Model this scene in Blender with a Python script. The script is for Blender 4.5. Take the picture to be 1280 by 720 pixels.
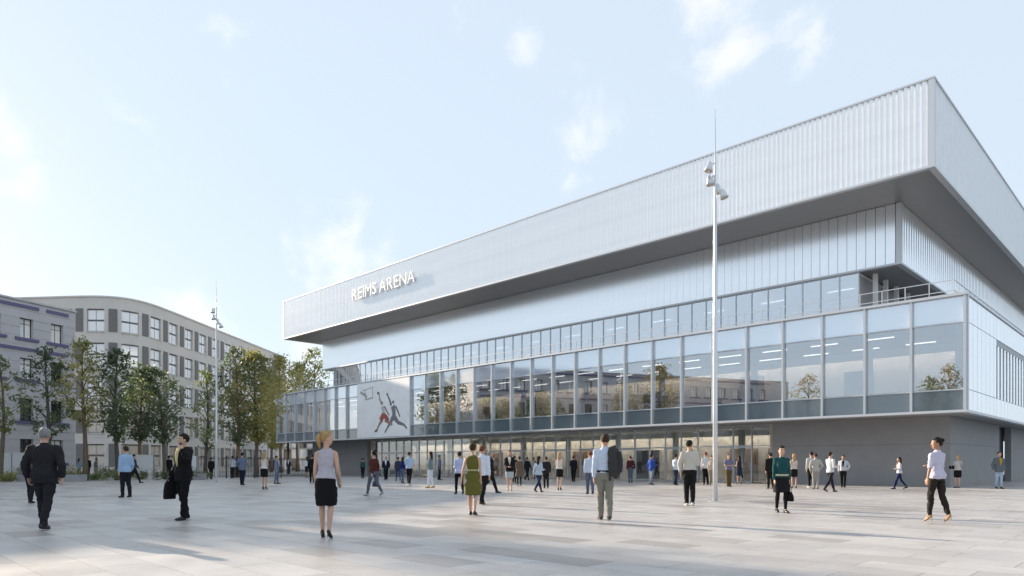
import bpy, bmesh, math, random
import numpy as np
from mathutils import Vector, Matrix
for o in list(bpy.data.objects): bpy.data.objects.remove(o)
SC = bpy.context.scene
COL = SC.collection
R = math.radians
rng = random.Random(7)
# ------------------------------------------------------------------ camera, sky, sun, exposure
CAM_H, F, YH = 1.25, 864.0, 580.0          # eye height, focal length and horizon in photograph pixels
cam = bpy.data.cameras.new('camera'); camo = bpy.data.objects.new('camera', cam); COL.objects.link(camo)
camo.location = (0, 0, CAM_H); camo.rotation_euler = (R(90), 0, 0)
cam.sensor_width = 36; cam.lens = F / 1280 * 36; cam.shift_y = (YH - 360) / 1280
cam.clip_start = .1; cam.clip_end = 3000
SC.camera = camo
SUN_EL = R(16.2)
SUN_H = Vector((-.775, .632, 0)).normalized()          # horizontal direction towards the sun
world = bpy.data.worlds.new('World'); SC.world = world; world.use_nodes = True
wn, wl = world.node_tree.nodes, world.node_tree.links
wn.clear()
w_out = wn.new('ShaderNodeOutputWorld'); w_bg = wn.new('ShaderNodeBackground'); w_bg.inputs['Strength'].default_value = .14
sky = wn.new('ShaderNodeTexSky'); sky.sky_type = 'NISHITA'; sky.sun_disc = False
sky.sun_elevation = SUN_EL; sky.sun_rotation = math.atan2(SUN_H.x, SUN_H.y)
sky.air_density = 1.0; sky.dust_density = .6; sky.ozone_density = 1.2; sky.altitude = 80
tc = wn.new('ShaderNodeTexCoord')
def wmath(op, a, b=None, clamp=False):
    n = wn.new('ShaderNodeMath'); n.operation = op; n.use_clamp = clamp
    for i, v in enumerate((a, b)):
        if v is None: continue
        if isinstance(v, (int, float)): n.inputs[i].default_value = v
        else: wl.new(v, n.inputs[i])
    return n.outputs[0]
def wnoise(scale, detail, rough, dist=0.0):
    n = wn.new('ShaderNodeTexNoise'); n.inputs['Scale'].default_value = scale; n.inputs['Detail'].default_value = detail
    n.inputs['Roughness'].default_value = rough; n.inputs['Distortion'].default_value = dist
    wl.new(tc.outputs['Generated'], n.inputs['Vector']); return n.outputs['Fac']
blob = None                                   # fair-weather cumulus: a direction and an angular size each
for cx, cy, cr in ((752, 165, 62), (655, 60, 30), (890, 0, 66), (915, 68, 52), (1010, 45, 46), (432, 335, 72), (8, 160, 60), (35, 220, 34), (250, 392, 50), (390, 440, 45)):
    d = Vector((cx - 640, F, YH - cy)); ang = 1.5 * cr / d.length; d.normalize()
    dist = wn.new('ShaderNodeVectorMath'); dist.operation = 'DISTANCE'; dist.inputs[1].default_value = d
    wl.new(tc.outputs['Generated'], dist.inputs[0])
    m = wmath('SUBTRACT', 1.0, wmath('DIVIDE', dist.outputs['Value'], ang), True)
    blob = m if blob is None else wmath('MAXIMUM', blob, m)
fine = wnoise(11.0, 7, .6, .3); big = wnoise(2.6, 5, .55)
den = wmath('ADD', wmath('MULTIPLY', blob, .75), wmath('MULTIPLY', wmath('SUBTRACT', fine, .56), 2.4))
den = wmath('MAXIMUM', den, wmath('MULTIPLY', wmath('SUBTRACT', big, .60), wmath('ADD', fine, .6)))
cr_ = wn.new('ShaderNodeValToRGB'); cr_.color_ramp.elements[0].position = .05; cr_.color_ramp.elements[1].position = .80
cr_.color_ramp.elements[1].color = (.6, .6, .6, 1); cr_.color_ramp.interpolation = 'EASE'
wl.new(den, cr_.inputs['Fac'])
veil = wn.new('ShaderNodeMixRGB'); veil.inputs['Fac'].default_value = .92      # thin even high cloud over the whole sky
wl.new(sky.outputs['Color'], veil.inputs['Color1']); veil.inputs['Color2'].default_value = (2.20, 2.54, 2.92, 1)
wmix = wn.new('ShaderNodeMixRGB'); wl.new(cr_.outputs['Color'], wmix.inputs['Fac'])
wl.new(veil.outputs['Color'], wmix.inputs['Color1']); wmix.inputs['Color2'].default_value = (3.5, 3.45, 3.4, 1)
wl.new(wmix.outputs['Color'], w_bg.inputs['Color']); wl.new(w_bg.outputs['Background'], w_out.inputs['Surface'])
sun = bpy.data.lights.new('sun', 'SUN'); suno = bpy.data.objects.new('sun', sun); COL.objects.link(suno)
sun.energy = 4.5; sun.angle = R(.6); sun.color = (1.0, .84, .66)
sd = Vector((SUN_H.x * math.cos(SUN_EL), SUN_H.y * math.cos(SUN_EL), math.sin(SUN_EL)))
suno.rotation_euler = sd.to_track_quat('Z', 'Y').to_euler(); suno.location = (-40, 30, 60)
SC.view_settings.view_transform = 'Standard'; SC.view_settings.look = 'None'; SC.view_settings.gamma = 1
SC.view_settings.use_curve_mapping = False; SC.view_settings.exposure = 1.25
SC.render.engine = 'CYCLES'; SC.cycles.use_denoising = True
SC.cycles.max_bounces = 8; SC.cycles.transparent_max_bounces = 12; SC.cycles.sample_clamp_indirect = 6

# ------------------------------------------------------------------ helpers
def at(px, depth): return (px - 640) / F * depth               # X of a photograph column at a depth
def dep(py): return CAM_H * F / (py - YH)                      # depth of a ground point seen at a photograph row
MATS = {}
def mat(name, col, rough=.6, metal=0.0, var=0.0, vscale=3.0, bump=0.0, bscale=40.0, spec=.5, emit=0.0, coat=0.0, stretch=None, world=False):
    if name in MATS: return MATS[name]
    m = bpy.data.materials.new(name); m.use_nodes = True; nt = m.node_tree; N, L = nt.nodes, nt.links
    p = N['Principled BSDF']; p.inputs['Base Color'].default_value = (*col, 1); p.inputs['Roughness'].default_value = rough
    p.inputs['Metallic'].default_value = metal; p.inputs['Specular IOR Level'].default_value = spec; p.inputs['Coat Weight'].default_value = coat
    if emit: p.inputs['Emission Color'].default_value = (*col, 1); p.inputs['Emission Strength'].default_value = emit
    if var or bump:
        t = N.new('ShaderNodeTexCoord'); src = t.outputs['Object'] if not world else N.new('ShaderNodeNewGeometry').outputs['Position']
        if stretch:
            mp = N.new('ShaderNodeMapping'); mp.inputs['Scale'].default_value = stretch; L.new(src, mp.inputs['Vector']); src = mp.outputs['Vector']
    if var:
        n = N.new('ShaderNodeTexNoise'); n.inputs['Scale'].default_value = vscale; n.inputs['Detail'].default_value = 6; n.inputs['Roughness'].default_value = .65
        L.new(src, n.inputs['Vector'])
        r = N.new('ShaderNodeValToRGB'); lo = tuple(max(0, c * (1 - var)) for c in col); hi = tuple(min(1, c * (1 + var)) for c in col)
        r.color_ramp.elements[0].position = .3; r.color_ramp.elements[1].position = .7
        r.color_ramp.elements[0].color = (*lo, 1); r.color_ramp.elements[1].color = (*hi, 1)
        L.new(n.outputs['Fac'], r.inputs['Fac']); L.new(r.outputs['Color'], p.inputs['Base Color'])
        rr = N.new('ShaderNodeMapRange'); rr.inputs['To Min'].default_value = max(.02, rough - .12 * min(1, var * 5)); rr.inputs['To Max'].default_value = min(1, rough + .12 * min(1, var * 5))
        L.new(n.outputs['Fac'], rr.inputs['Value']); L.new(rr.outputs['Result'], p.inputs['Roughness'])
    if bump:
        n2 = N.new('ShaderNodeTexNoise'); n2.inputs['Scale'].default_value = bscale; n2.inputs['Detail'].default_value = 5
        L.new(src, n2.inputs['Vector'])
        b = N.new('ShaderNodeBump'); b.inputs['Strength'].default_value = bump; b.inputs['Distance'].default_value = .02
        L.new(n2.outputs['Fac'], b.inputs['Height']); L.new(b.outputs['Normal'], p.inputs['Normal'])
    MATS[name] = m; return m
def glass_mat(name, tint, base, power=3.0, rough=0.0, gcol=(.95, .97, 1)):
    if name in MATS: return MATS[name]
    m = bpy.data.materials.new(name); m.use_nodes = True; nt = m.node_tree; N, L = nt.nodes, nt.links
    N.remove(N['Principled BSDF']); out = N['Material Output']
    tr = N.new('ShaderNodeBsdfTransparent'); tr.inputs['Color'].default_value = (*tint, 1)
    gl = N.new('ShaderNodeBsdfGlossy'); gl.inputs['Roughness'].default_value = rough; gl.inputs['Color'].default_value = (*gcol, 1)
    lw = N.new('ShaderNodeLayerWeight'); lw.inputs['Blend'].default_value = .5
    pw = N.new('ShaderNodeMath'); pw.operation = 'POWER'; L.new(lw.outputs['Facing'], pw.inputs[0]); pw.inputs[1].default_value = power
    mr = N.new('ShaderNodeMapRange'); mr.inputs['To Min'].default_value = base; mr.inputs['To Max'].default_value = 1; L.new(pw.outputs[0], mr.inputs['Value'])
    mx = N.new('ShaderNodeMixShader'); L.new(mr.outputs['Result'], mx.inputs['Fac']); L.new(tr.outputs[0], mx.inputs[1]); L.new(gl.outputs[0], mx.inputs[2])
    # old float glass is never quite flat
    t = N.new('ShaderNodeTexCoord'); n2 = N.new('ShaderNodeTexNoise'); n2.inputs['Scale'].default_value = .7; L.new(t.outputs['Object'], n2.inputs['Vector'])
    b = N.new('ShaderNodeBump'); b.inputs['Strength'].default_value = .012; b.inputs['Distance'].default_value = .05; L.new(n2.outputs['Fac'], b.inputs['Height']); L.new(b.outputs['Normal'], gl.inputs['Normal'])
    L.new(mx.outputs[0], out.inputs['Surface']); MATS[name] = m; return m

class MB:
    """collects vertices and faces (with a material slot each) for one mesh"""
    def __init__(s): s.v = []; s.f = []; s.mi = []
    def add(s, v, f, mi=0):
        b = len(s.v); s.v.extend(tuple(map(float, p)) for p in v); s.f.extend(tuple(i + b for i in q) for q in f); s.mi.extend([mi] * len(f)); return s
    def box(s, x0, x1, y0, y1, z0, z1, mi=0):
        return s.add([(x0, y0, z0), (x1, y0, z0), (x1, y1, z0), (x0, y1, z0), (x0, y0, z1), (x1, y0, z1), (x1, y1, z1), (x0, y1, z1)],
                     [(3, 2, 1, 0), (4, 5, 6, 7), (0, 1, 5, 4), (1, 2, 6, 5), (2, 3, 7, 6), (3, 0, 4, 7)], mi)
    def prism(s, poly, z0, z1, mi=0):           # poly: xy outline, counter-clockwise seen from above
        n = len(poly)
        return s.add([(x, y, z0) for x, y in poly] + [(x, y, z1) for x, y in poly],
                     [tuple(range(n - 1, -1, -1)), tuple(range(n, 2 * n))] + [(i, (i + 1) % n, n + (i + 1) % n, n + i) for i in range(n)], mi)
    def loft(s, pts, rad, n=10, ref=(0, 1, 0), mi=0, power=2.0):
        """closed tube through pts; rad = radius or (across, along ref)"""
        P = [Vector(p) for p in pts]; k = len(P); V = []; rf = Vector(ref)
        for i in range(k):
            t = (P[min(i + 1, k - 1)] - P[max(i - 1, 0)]).normalized()
            b = rf - t * rf.dot(t)
            if b.length < 1e-4: b = Vector((1, 0, 0)) - t * t.x
            b.normalize(); a = b.cross(t)
            r = rad[i]; ra, rb = r if isinstance(r, (tuple, list)) else (r, r)
            for j in range(n):
                an = 2 * math.pi * j / n; c, d = math.cos(an), math.sin(an)
                c = math.copysign(abs(c) ** (2 / power), c); d = math.copysign(abs(d) ** (2 / power), d)
                V.append(P[i] + a * (ra * c) + b * (rb * d))
        Fc = [(i * n + j, i * n + (j + 1) % n, (i + 1) * n + (j + 1) % n, (i + 1) * n + j) for i in range(k - 1) for j in range(n)]
        Fc += [tuple(range(n - 1, -1, -1)), tuple(range((k - 1) * n, k * n))]
        return s.add(V, Fc, mi)
    def ball(s, c, r, seg=10, rings=7, mi=0):
        rx, ry, rz = r if isinstance(r, (tuple, list)) else (r, r, r)
        V = [(c[0], c[1], c[2] - rz)]
        for i in range(1, rings):
            p = -math.pi / 2 + math.pi * i / rings
            for j in range(seg):
                a = 2 * math.pi * j / seg; V.append((c[0] + rx * math.cos(p) * math.cos(a), c[1] + ry * math.cos(p) * math.sin(a), c[2] + rz * math.sin(p)))
        V.append((c[0], c[1], c[2] + rz)); T = len(V) - 1; Fc = []
        for j in range(seg):
            Fc.append((0, 1 + (j + 1) % seg, 1 + j)); Fc.append((T, 1 + (rings - 2) * seg + j, 1 + (rings - 2) * seg + (j + 1) % seg))
            for i in range(rings - 2): a = 1 + i * seg; Fc.append((a + j, a + (j + 1) % seg, a + seg + (j + 1) % seg, a + seg + j))
        return s.add(V, Fc, mi)
    def mesh(s, name, mats, smooth=False):
        me = bpy.data.meshes.new(name); me.from_pydata(s.v, [], s.f)
        for m in (mats if isinstance(mats, (list, tuple)) else [mats]): me.materials.append(m)
        if any(s.mi): me.polygons.foreach_set('material_index', s.mi)
        if smooth: me.polygons.foreach_set('use_smooth', [True] * len(me.polygons))
        me.update(); return me
    def build(s, name, mats, parent=None, loc=None, rz=0.0, smooth=False):
        return place(name, s.mesh(name, mats, smooth), parent, loc, rz)
def place(name, me, parent=None, loc=None, rz=0.0):
    o = bpy.data.objects.new(name, me); COL.objects.link(o)
    if parent: o.parent = parent
    if loc: o.location = loc
    if rz: o.rotation_euler = (0, 0, rz)
    return o
def tag(o, label=None, cat=None, group=None, kind=None):
    if label: o['label'] = label
    if cat: o['category'] = cat
    if group: o['group'] = group
    if kind: o['kind'] = kind
    return o
def thing(name, label, cat, loc=(0, 0, 0), rz=0.0, group=None):
    o = bpy.data.objects.new(name, None); COL.objects.link(o); o.empty_display_size = .3
    o.location = loc; o.rotation_euler = (0, 0, rz); return tag(o, label, cat, group)
def part_group(name, parent):
    o = bpy.data.objects.new(name, None); COL.objects.link(o); o.parent = parent; return o
def boxmesh(name, x0, x1, y0, y1, z0, z1, m): return MB().box(x0, x1, y0, y1, z0, z1).mesh(name, m)

# ------------------------------------------------------------------ materials of the setting
M_CLAD = mat('white_aluminium', (.90, .915, .93), .32, .45, .03, 1.5, spec=.5)
M_CLAD2 = mat('pale_metal_panel', (.93, .94, .955), .22, .85, .03, 1.2)
M_TRIM = mat('trim_aluminium', (.58, .60, .63), .4, .4)
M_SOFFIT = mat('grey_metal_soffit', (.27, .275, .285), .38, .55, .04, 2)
M_MULL = mat('mullion_aluminium', (.55, .58, .61), .35, .45)
M_SPAN = mat('spandrel_glass', (.12, .155, .18), .06, 0, spec=1.0, coat=.9)
M_SPAN_TOP = mat('pale_spandrel_glass', (.74, .80, .86), .07, .6, spec=.9, coat=.8)
M_CONC = mat('dark_grey_render', (.27, .27, .275), .75, 0, .06, 1.2, .12, 30)
M_SOFF2 = mat('underside_grey', (.30, .30, .31), .6)
M_GLASS = glass_mat('curtain_wall_glass', (.80, .82, .83), .36, 2.0)
M_GLASS2 = glass_mat('clerestory_glass', (.74, .77, .79), .55, 1.6)
M_GLASS3 = glass_mat('lobby_glass', (.82, .85, .85), .10, 2.6)
M_LIGHT = mat('light_strip', (1, .96, .9), .5, emit=1.1)
M_BEIGE = mat('lobby_plaster', (.60, .52, .43), .7, 0, .05)
M_BROWN = mat('brown_timber_lining', (.24, .15, .09), .55, 0, .15, 4)
M_GREYIN = mat('interior_grey', (.35, .34, .34), .7)
M_WHITEP = mat('white_paint', (.75, .75, .74), .5)
M_DARK = mat('dark_metal', (.05, .052, .056), .45, .4)
# ------------------------------------------------------------------ ground and paving (laid along the arena's axes)
U = Vector((-.7104, .7038, 0)); V_ = Vector((.7038, .7104, 0))       # along the front, into the building
C1 = Vector((22.77, 34.6, 0))                                        # first-floor corner in plan
ARZ = math.atan2(-.7038, .7104)
g = MB(); g.add([(-1500, -400, -.004), (1500, -400, -.004), (1500, 2500, -.004), (-1500, 2500, -.004)], [(0, 1, 2, 3)])
ground = tag(g.build('ground', mat('joint_sand', (.27, .26, .25), .8, 0, .1, .5)), 'pale grey ground beneath the plaza paving', 'ground', kind='structure')
M_SLAB = [mat('paving_stone_%d' % i, c, .36, 0, .11, 1.1, .06, 45, spec=.45, world=True) for i, c in enumerate(
    [(.485, .458, .44), (.525, .497, .475), (.452, .424, .405), (.388, .36, .34), (.47, .445, .43), (.345, .316, .296)])]
plaza = part_group('paving', None); plaza.rotation_euler = (0, 0, ARZ); tag(plaza, 'large pale stone slabs laid over the whole plaza', 'paving', kind='structure')
SL, SW, GAP = 1.2, .6, .008
def to_local(x, y):       # world -> paving axes: x' = -u, y' = v
    return (x * .7104 - y * .7038, x * .7038 + y * .7104)
cands = []; rest = MB()
for j in range(-20, 150):
    for i in range(-85, 45):
        x0 = i * SL + (.5 * SL if j % 2 else 0) + ((j * 37) % 5) * .06; y0 = j * SW
        cx, cy = x0 + SL / 2, y0 + SW / 2
        wx, wy = cx * .7104 + cy * .7038, -cx * .7038 + cy * .7104
        if wy < 4.5 or wy > 66 or abs(wx) > wy * .80 + 3: continue
        q = (Vector((wx, wy, 0)) - C1); 
        if -q.dot(U) < -1.6 and q.dot(V_) > 3.0 and q.dot(U) < 69: continue
        cands.append((wx * wx + wy * wy, x0, y0))
cands.sort()
slab_me = []
for m in M_SLAB:
    b = MB(); b.box(0, SL - GAP, 0, SW - GAP, -.011, 0); b.f = b.f[1:]; b.mi = b.mi[1:]
    slab_me.append(b.mesh('paving_slab', m))
def slab_tone(x0, y0):
    h = math.sin(x0 * 12.9898 + y0 * 78.233) * 43758.5453; h -= math.floor(h)
    big = math.sin(x0 * .35 + 1.3 * math.sin(y0 * .5)) + math.sin(y0 * .45 + x0 * .2)
    k = h + .14 * big
    return 5 if k > .96 else 3 if k > .80 else 2 if k > .58 else 0 if k > .36 else 4 if k > .16 else 1
for n, (d, x0, y0) in enumerate(cands):
    k = slab_tone(x0, y0)
    if n < 300: place('paving_slab', slab_me[k], plaza, (x0, y0, rng.uniform(-.0006, .0004)))
    else:
        z = rng.uniform(-.0005, .0003); rest.add([(x0, y0, z), (x0 + SL - GAP, y0, z), (x0 + SL - GAP, y0 + SW - GAP, z), (x0, y0 + SW - GAP, z)], [(0, 1, 2, 3)], k)
tag(rest.build('paving_field', M_SLAB, plaza), kind='stuff')

# ------------------------------------------------------------------ the arena: local x = towards the near corner along the front (0 .. -73), y = into the building
arena = thing('arena_building', 'white metal and glass arena of stacked boxes with a huge overhanging top', 'arena', C1, ARZ)
L, B0, BAY = 73.07, 2.46, 2.2777
def tooth(w, d, z0, z1, back=.22): return MB().prism([(0, 0), (w * .30, .006), (w * .62, d * .42), (w, d), (w, back), (0, back)], z0, z1)
# top box
UX0, UX1, UZ0, UZ1, UD = -71.8, -1.43, 16.58, 21.25, 58.0
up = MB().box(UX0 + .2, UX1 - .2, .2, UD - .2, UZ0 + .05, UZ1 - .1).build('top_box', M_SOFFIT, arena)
w = BAY / 8; n = int((UX1 - UX0 - .5) / w); w = (UX1 - .268 - UX0 - .24) / n; me = tooth(w, .12, UZ0 + .12, UZ1 - .1).mesh('cladding_panel', M_CLAD)
for i in range(n): place('cladding_panel', me, up, (UX0 + .24 + i * w, 0, 0))
sheet = MB()
for i in range(int((UD - .5) / w)):
    y = .25 + i * w; sheet.prism([(UX1, y), (UX1 - .006, y + w * .3), (UX1 - .06, y + w * .62), (UX1 - .15, y + w), (UX1 - .22, y + w), (UX1 - .22, y)], UZ0 + .12, UZ1 - .1)
tag(sheet.build('side_cladding', M_CLAD, up), kind='stuff')
lsheet = MB().box(UX0, UX0 + .2, .22, UD, UZ0 + .12, UZ1 - .1); lsheet.build('end_cladding', M_CLAD, up)
for (x0, x1, y0, y1) in ((UX1 - .27, UX1 + .01, -.012, .24), (UX0 - .01, UX0 + .24, -.012, .24)):
    MB().box(x0, x1, y0, y1, UZ0 + .115, UZ1 - .09).build('corner_post', M_TRIM, up)
MB().box(UX0 - .03, UX1 + .03, -.03, .34, UZ1 - .095, UZ1).build('coping', M_TRIM, up)
MB().box(UX1 - .34, UX1 + .028, .342, UD, UZ1 - .095, UZ1 - .002).build('coping', M_TRIM, up)
MB().box(UX0 - .02, UX1 + .02, -.02, .3, UZ0, UZ0 + .11).build('edge_trim', M_TRIM, up)
MB().box(UX1 - .3, UX1 + .018, .302, UD, UZ0 + .002, UZ0 + .11).build('edge_trim', M_TRIM, up)
MB().box(UX0 - .018, UX0 + .3, .302, UD, UZ0 + .002, UZ0 + .11).build('edge_trim', M_TRIM, up)
# middle box
MX0, MX1, MY, MZ0, MZ1, MD = -69.6, -4.14, 4.2, 12.99, 16.62, 54.0
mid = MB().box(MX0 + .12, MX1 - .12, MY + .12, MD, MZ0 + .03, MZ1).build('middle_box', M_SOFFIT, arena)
NP = 120; w = (MX1 - MX0 - .3) / NP
me = MB().prism([(0, .0), (w - .045, .06), (w - .045, .11), (0, .11)], MZ0 + .12, MZ1 - .015).mesh('facade_panel', M_CLAD2)
for i in range(NP): place('facade_panel', me, mid, (MX0 + .02 + i * w, MY, 0))
sheet = MB()
for i in range(int((MD - MY - .4) / .5)):
    y = MY + .3 + i * .5
    sheet.prism([(MX1 - .10, y), (MX1 - .10, y + .17), (MX1, y + .25), (MX1, y + .42), (MX1 - .10, y + .5), (MX1 - .12, y + .5), (MX1 - .12, y)][::-1][::-1], MZ0 + .12, MZ1 - .015)
tag(sheet.build('side_cladding', M_CLAD2, mid), kind='stuff')
MB().box(MX1 - .26, MX1 + .012, MY - .012, MY + .28, MZ0 + .115, MZ1 - .012).build('corner_post', M_TRIM, mid)
MB().box(MX0 - .02, MX1 + .02, MY - .03, MY + .3, MZ0, MZ0 + .11).build('edge_trim', M_TRIM, mid)
MB().box(MX1 - .3, MX1 + .018, MY + .302, MD, MZ0 + .002, MZ0 + .11).build('edge_trim', M_TRIM, mid)
MB().box(MX0 - .01, MX0 + .11, MY + .31, MD, MZ0 + .003, MZ1 - .02).build('end_cladding', M_CLAD2, mid)
# clerestory storey between the first-floor roof and the middle box
CX0, CX1, CY, CZ0 = -67.2, -6.5, 4.38, 9.62
cl = MB().box(CX0 + .3, CX1 - .2, 11.0, 11.3, CZ0, MZ0).build('clerestory', M_GREYIN, arena)
MB().box(CX0, CX1, CY + .1, 50, CZ0 - .01, CZ0 + .05).build('floor_slab', M_GREYIN, cl)
MB().box(CX0, CX1, CY + .15, 10.98, MZ0 - .18, MZ0 - .02).build('ceiling_lining', M_WHITEP, cl)
MB().box(CX1 - .12, CX1, CY + .2, 50, CZ0 + .06, MZ0 - .02).build('end_wall', M_GREYIN, cl)
MB().box(CX0, CX0 + .12, CY + .2, 50, CZ0 + .06, MZ0 - .02).build('end_wall', M_GREYIN, cl)
npn = 53; w = (CX1 - CX0) / npn
pme = boxmesh('pane', .035, w - .035, 0, .02, CZ0 + .1, MZ0 - .07, M_GLASS2); mme = boxmesh('mullion', -.03, .03, -.06, .10, CZ0 + .06, MZ0 - .06, M_MULL)
for i in range(npn + 1):
    place('mullion', mme, cl, (CX0 + i * w, CY, 0))
    if i < npn: place('pane', pme, cl, (CX0 + i * w, CY, 0))
MB().box(CX0 - .04, CX1 + .04, CY - .07, CY + .1, MZ0 - .058, MZ0 - .004).build('head_rail', M_MULL, cl)
lme = boxmesh('light_strip', 0, 1.7, -.03, .03, MZ0 - .24, MZ0 - .20, M_LIGHT)
for i in range(12): place('light_strip', lme, cl, (CX1 - 3 - i * 4.6, 7.4, 0))
for x, y in ((-5.95, 5.6), (-5.95, 7.6), (-5.95, 9.8), (-5.95, 12.4)): MB().box(x - .12, x + .12, y - .12, y + .12, CZ0 + .06, MZ0 + .02).build('column', M_WHITEP, cl)
# first floor curtain wall
Z0, ZG0, ZG1, Z1 = 3.85, 5.02, 8.41, 9.85
ff = MB().box(-L + .05, -.05, .42, 57, Z0 + .02, Z0 + .75).build('first_floor', M_SOFF2, arena)
MB().box(-L + .05, -.30, .42, 57, Z1 - .6, Z1 - .26).build('roof_slab', M_GREYIN, ff)
MB().box(-L + .4, -.5, .5, 8.9, ZG1 + .16, ZG1 + .24).build('ceiling_lining', M_GREYIN, ff)
MB().box(-L + .4, -.5, 8.92, 9.2, Z0 + .76, Z1 - .62).build('back_wall', M_BEIGE, ff)
for i, x in enumerate((-66, -60.5, -44, -38.5, -31, -24.2, -15.5, -8)):
    MB().box(x - .9, x + .9, 8.8, 8.915, Z0 + .77, ZG1 - .6 - (i % 3) * .3).build('timber_door', M_BROWN if i % 2 == 0 else M_DARK, ff)
for i in range(9):
    x = -6 - i * 7.3; MB().loft([(x, 4.6, Z0 + .77), (x, 4.6, ZG1 + .15)], [.22, .22], 14).build('column', M_WHITEP, ff, smooth=True)
lme = boxmesh('light_strip', 0, 1.6, -.03, .03, ZG1 + .10, ZG1 + .15, M_LIGHT)
for i in range(22):
    for k, y in enumerate((3.0, 6.4)): place('light_strip', lme, ff, (-L + 2.2 + i * 3.1 + k * 1.3, y, 0))
MB().box(-L + .5, -.6, 7.7, 7.78, ZG1 - .35, ZG1 + .155).build('added_lamp_board', M_WHITEP, ff)  # added board that keeps the fill lamps behind it out of sight
cm = boxmesh('added_fill_lamp', -1.1, 1.1, -.08, .08, ZG1 + .08, ZG1 + .15, mat('added_fill_glow_upstairs', (1, .90, .78), .5, emit=6.0))  # unseen lamps added to brighten the upstairs back wall
for i in range(28): place('added_fill_lamp', cm, ff, (-2.2 - i * 2.5, 8.05, 0))
xs = [0.0, -B0] + [-B0 - BAY * (i + 1) for i in range(31)]
cw = part_group('curtain_wall', arena)
mme = boxmesh('mullion', -.055, .055, -.20, .16, Z0 + .13, Z1 - .13, M_MULL)
for i, x in enumerate(xs):
    if 20 < i < 24: continue
    place('mullion', mme, cw, (x - .06 if i == 0 else x + .06 if i == len(xs) - 1 else x, 0, 0))
for i in range(len(xs) - 1):
    if 20 <= i < 24: continue                          # the printed banner hangs here
    a, b = xs[i + 1] + .058, xs[i] - .058
    if i == 0: b -= .05
    MB().box(a, b, .02, .04, ZG0 + .04, ZG1 - .03).build('pane', M_GLASS, cw)
    MB().box(a, b, .02, .05, Z0 + .13, ZG0 - .04).build('spandrel_panel', M_SPAN, cw)
    MB().box(a, b, .02, .05, ZG1 + .035, Z1 - .13).build('upper_panel', M_SPAN_TOP, cw)
    for z in (ZG0, ZG1): MB().box(a - .002, b + .002, -.05, .10, z - .035, z + .03).build('transom', M_MULL, cw)
MB().box(xs[24] - .05, xs[20] + .05, .1, .4, Z0 + .14, Z1 - .14).build('blind_wall', M_GREYIN, cw)
MB().box(-L - .06, .05, -.24, .42, Z0, Z0 + .125).build('bottom_trim', M_TRIM, cw)
MB().box(-L - .06, .05, -.24, .42, Z1 - .125, Z1).build('coping', M_TRIM, cw)
# left end of the first floor
MB().box(-L, -L + .14, .43, 40, Z0 + .12, Z1 - .12).build('end_cladding', M_CLAD2, cw)
# side of the first floor: panel bands and fins
sf = part_group('side_facade', arena)
PW = 7.18 / 7
def spanel(y0, y1, z0, z1): MB().box(-.10, .0, y0 + .02, y1 - .02, z0 + .015, z1 - .015).build('side_panel', M_CLAD2, sf)
for i in range(20):
    y0, y1 = .30 + i * PW - (.0 if i else 0), .30 + (i + 1) * PW
    if i < 7 and y1 > 7.18: y1 = 7.18
    if i == 7: y0 = 7.18
    spanel(y0, y1, Z0 + .125, ZG0); spanel(y0, y1, ZG1, Z1 - .125)
    if i < 7: spanel(y0, y1, ZG0, ZG1)
MB().box(-.12, .04, .05, .29, Z0 + .127, Z1 - .127).build('corner_post', M_TRIM, sf)
MB().box(-.3, .03, .42, 57, Z0 + .002, Z0 + .122).build('bottom_trim', M_TRIM, sf)
MB().box(-.3, .06, .42, 57, Z1 - .122, Z1 - .002).build('coping', M_TRIM, sf)
MB().box(-.62, -.58, 7.2, 22, ZG0, ZG1).build('window_glazing', M_SPAN_TOP, sf)
MB().box(-.60, -.02, 7.12, 7.2, ZG0 + .0, ZG1 - .0).build('window_jamb', M_MULL, sf)
MB().box(-.575, -.02, 7.21, 22, ZG1 - .34, ZG1 - .002).build('window_head', M_SOFFIT, sf)
fme = boxmesh('fin', -.34, -.02, 0, .55, ZG0 + .01, ZG1 - .345, M_CLAD2)
for i in range(14): place('fin', fme, sf, (0, 7.6 + i * .98, 0))
MB().box(-.58, -.10, .3, 7.11, Z0 + .76, Z1 - .6).build('wall_lining', M_GREYIN, sf)
# roof terrace railing
rail = thing('terrace_railing', 'slim white metal railing round the first-floor roof terrace', 'railing', C1, ARZ)
pme = boxmesh('post', -.02, .02, -.02, .02, Z1 - .32, 10.74, M_TRIM)
for i in range(62): place('post', pme, rail, (-.69 - i * 1.14, .69, 0))
for i in range(1, 20): place('post', pme, rail, (-.69, .69 + i * 1.14, 0))
for z in (10.74, 10.2): MB().box(-70.5, -.67, .67, .71, z - .02, z + .018).build('rail', M_TRIM, rail); MB().box(-.71, -.67, .712, 22.5, z - .02, z + .017).build('rail', M_TRIM, rail)
# ground floor
GY, GXR, GXL = 2.64, -1.31, -69.3
gf = part_group('ground_floor', arena)
def gwall(x0, x1, y0, y1):
    MB().box(x0, x1, y0, y1, 0, 2.36).build('wall_panel', M_CONC, gf); MB().box(x0, x1, y0, y1, 2.372, Z0 + .01).build('wall_panel', M_CONC, gf)
    MB().box(x0 + .03, x1 - .03, y0 + .03, y1 - .03, 2.35, 2.38).build('panel_joint', M_DARK, gf)
gwall(-11.16, GXR, GY, GY + .4); gwall(GXR - .4, GXR, GY + .404, 15.8); gwall(GXR - .4, GXR, 20.0, 50)
gwall(GXL, -57.3, GY, GY + .4); gwall(GXL, GXL + .4, GY + .404, 34)
MB().box(GXR - .9, GXR - .5, 15.6, 20.2, 0, Z0 + .01).build('niche_wall', M_DARK, gf)
MB().box(GXR - .9, GXR - .402, 15.6, 15.797, 0, Z0 + .01).build('niche_wall', M_CONC, gf)
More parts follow.
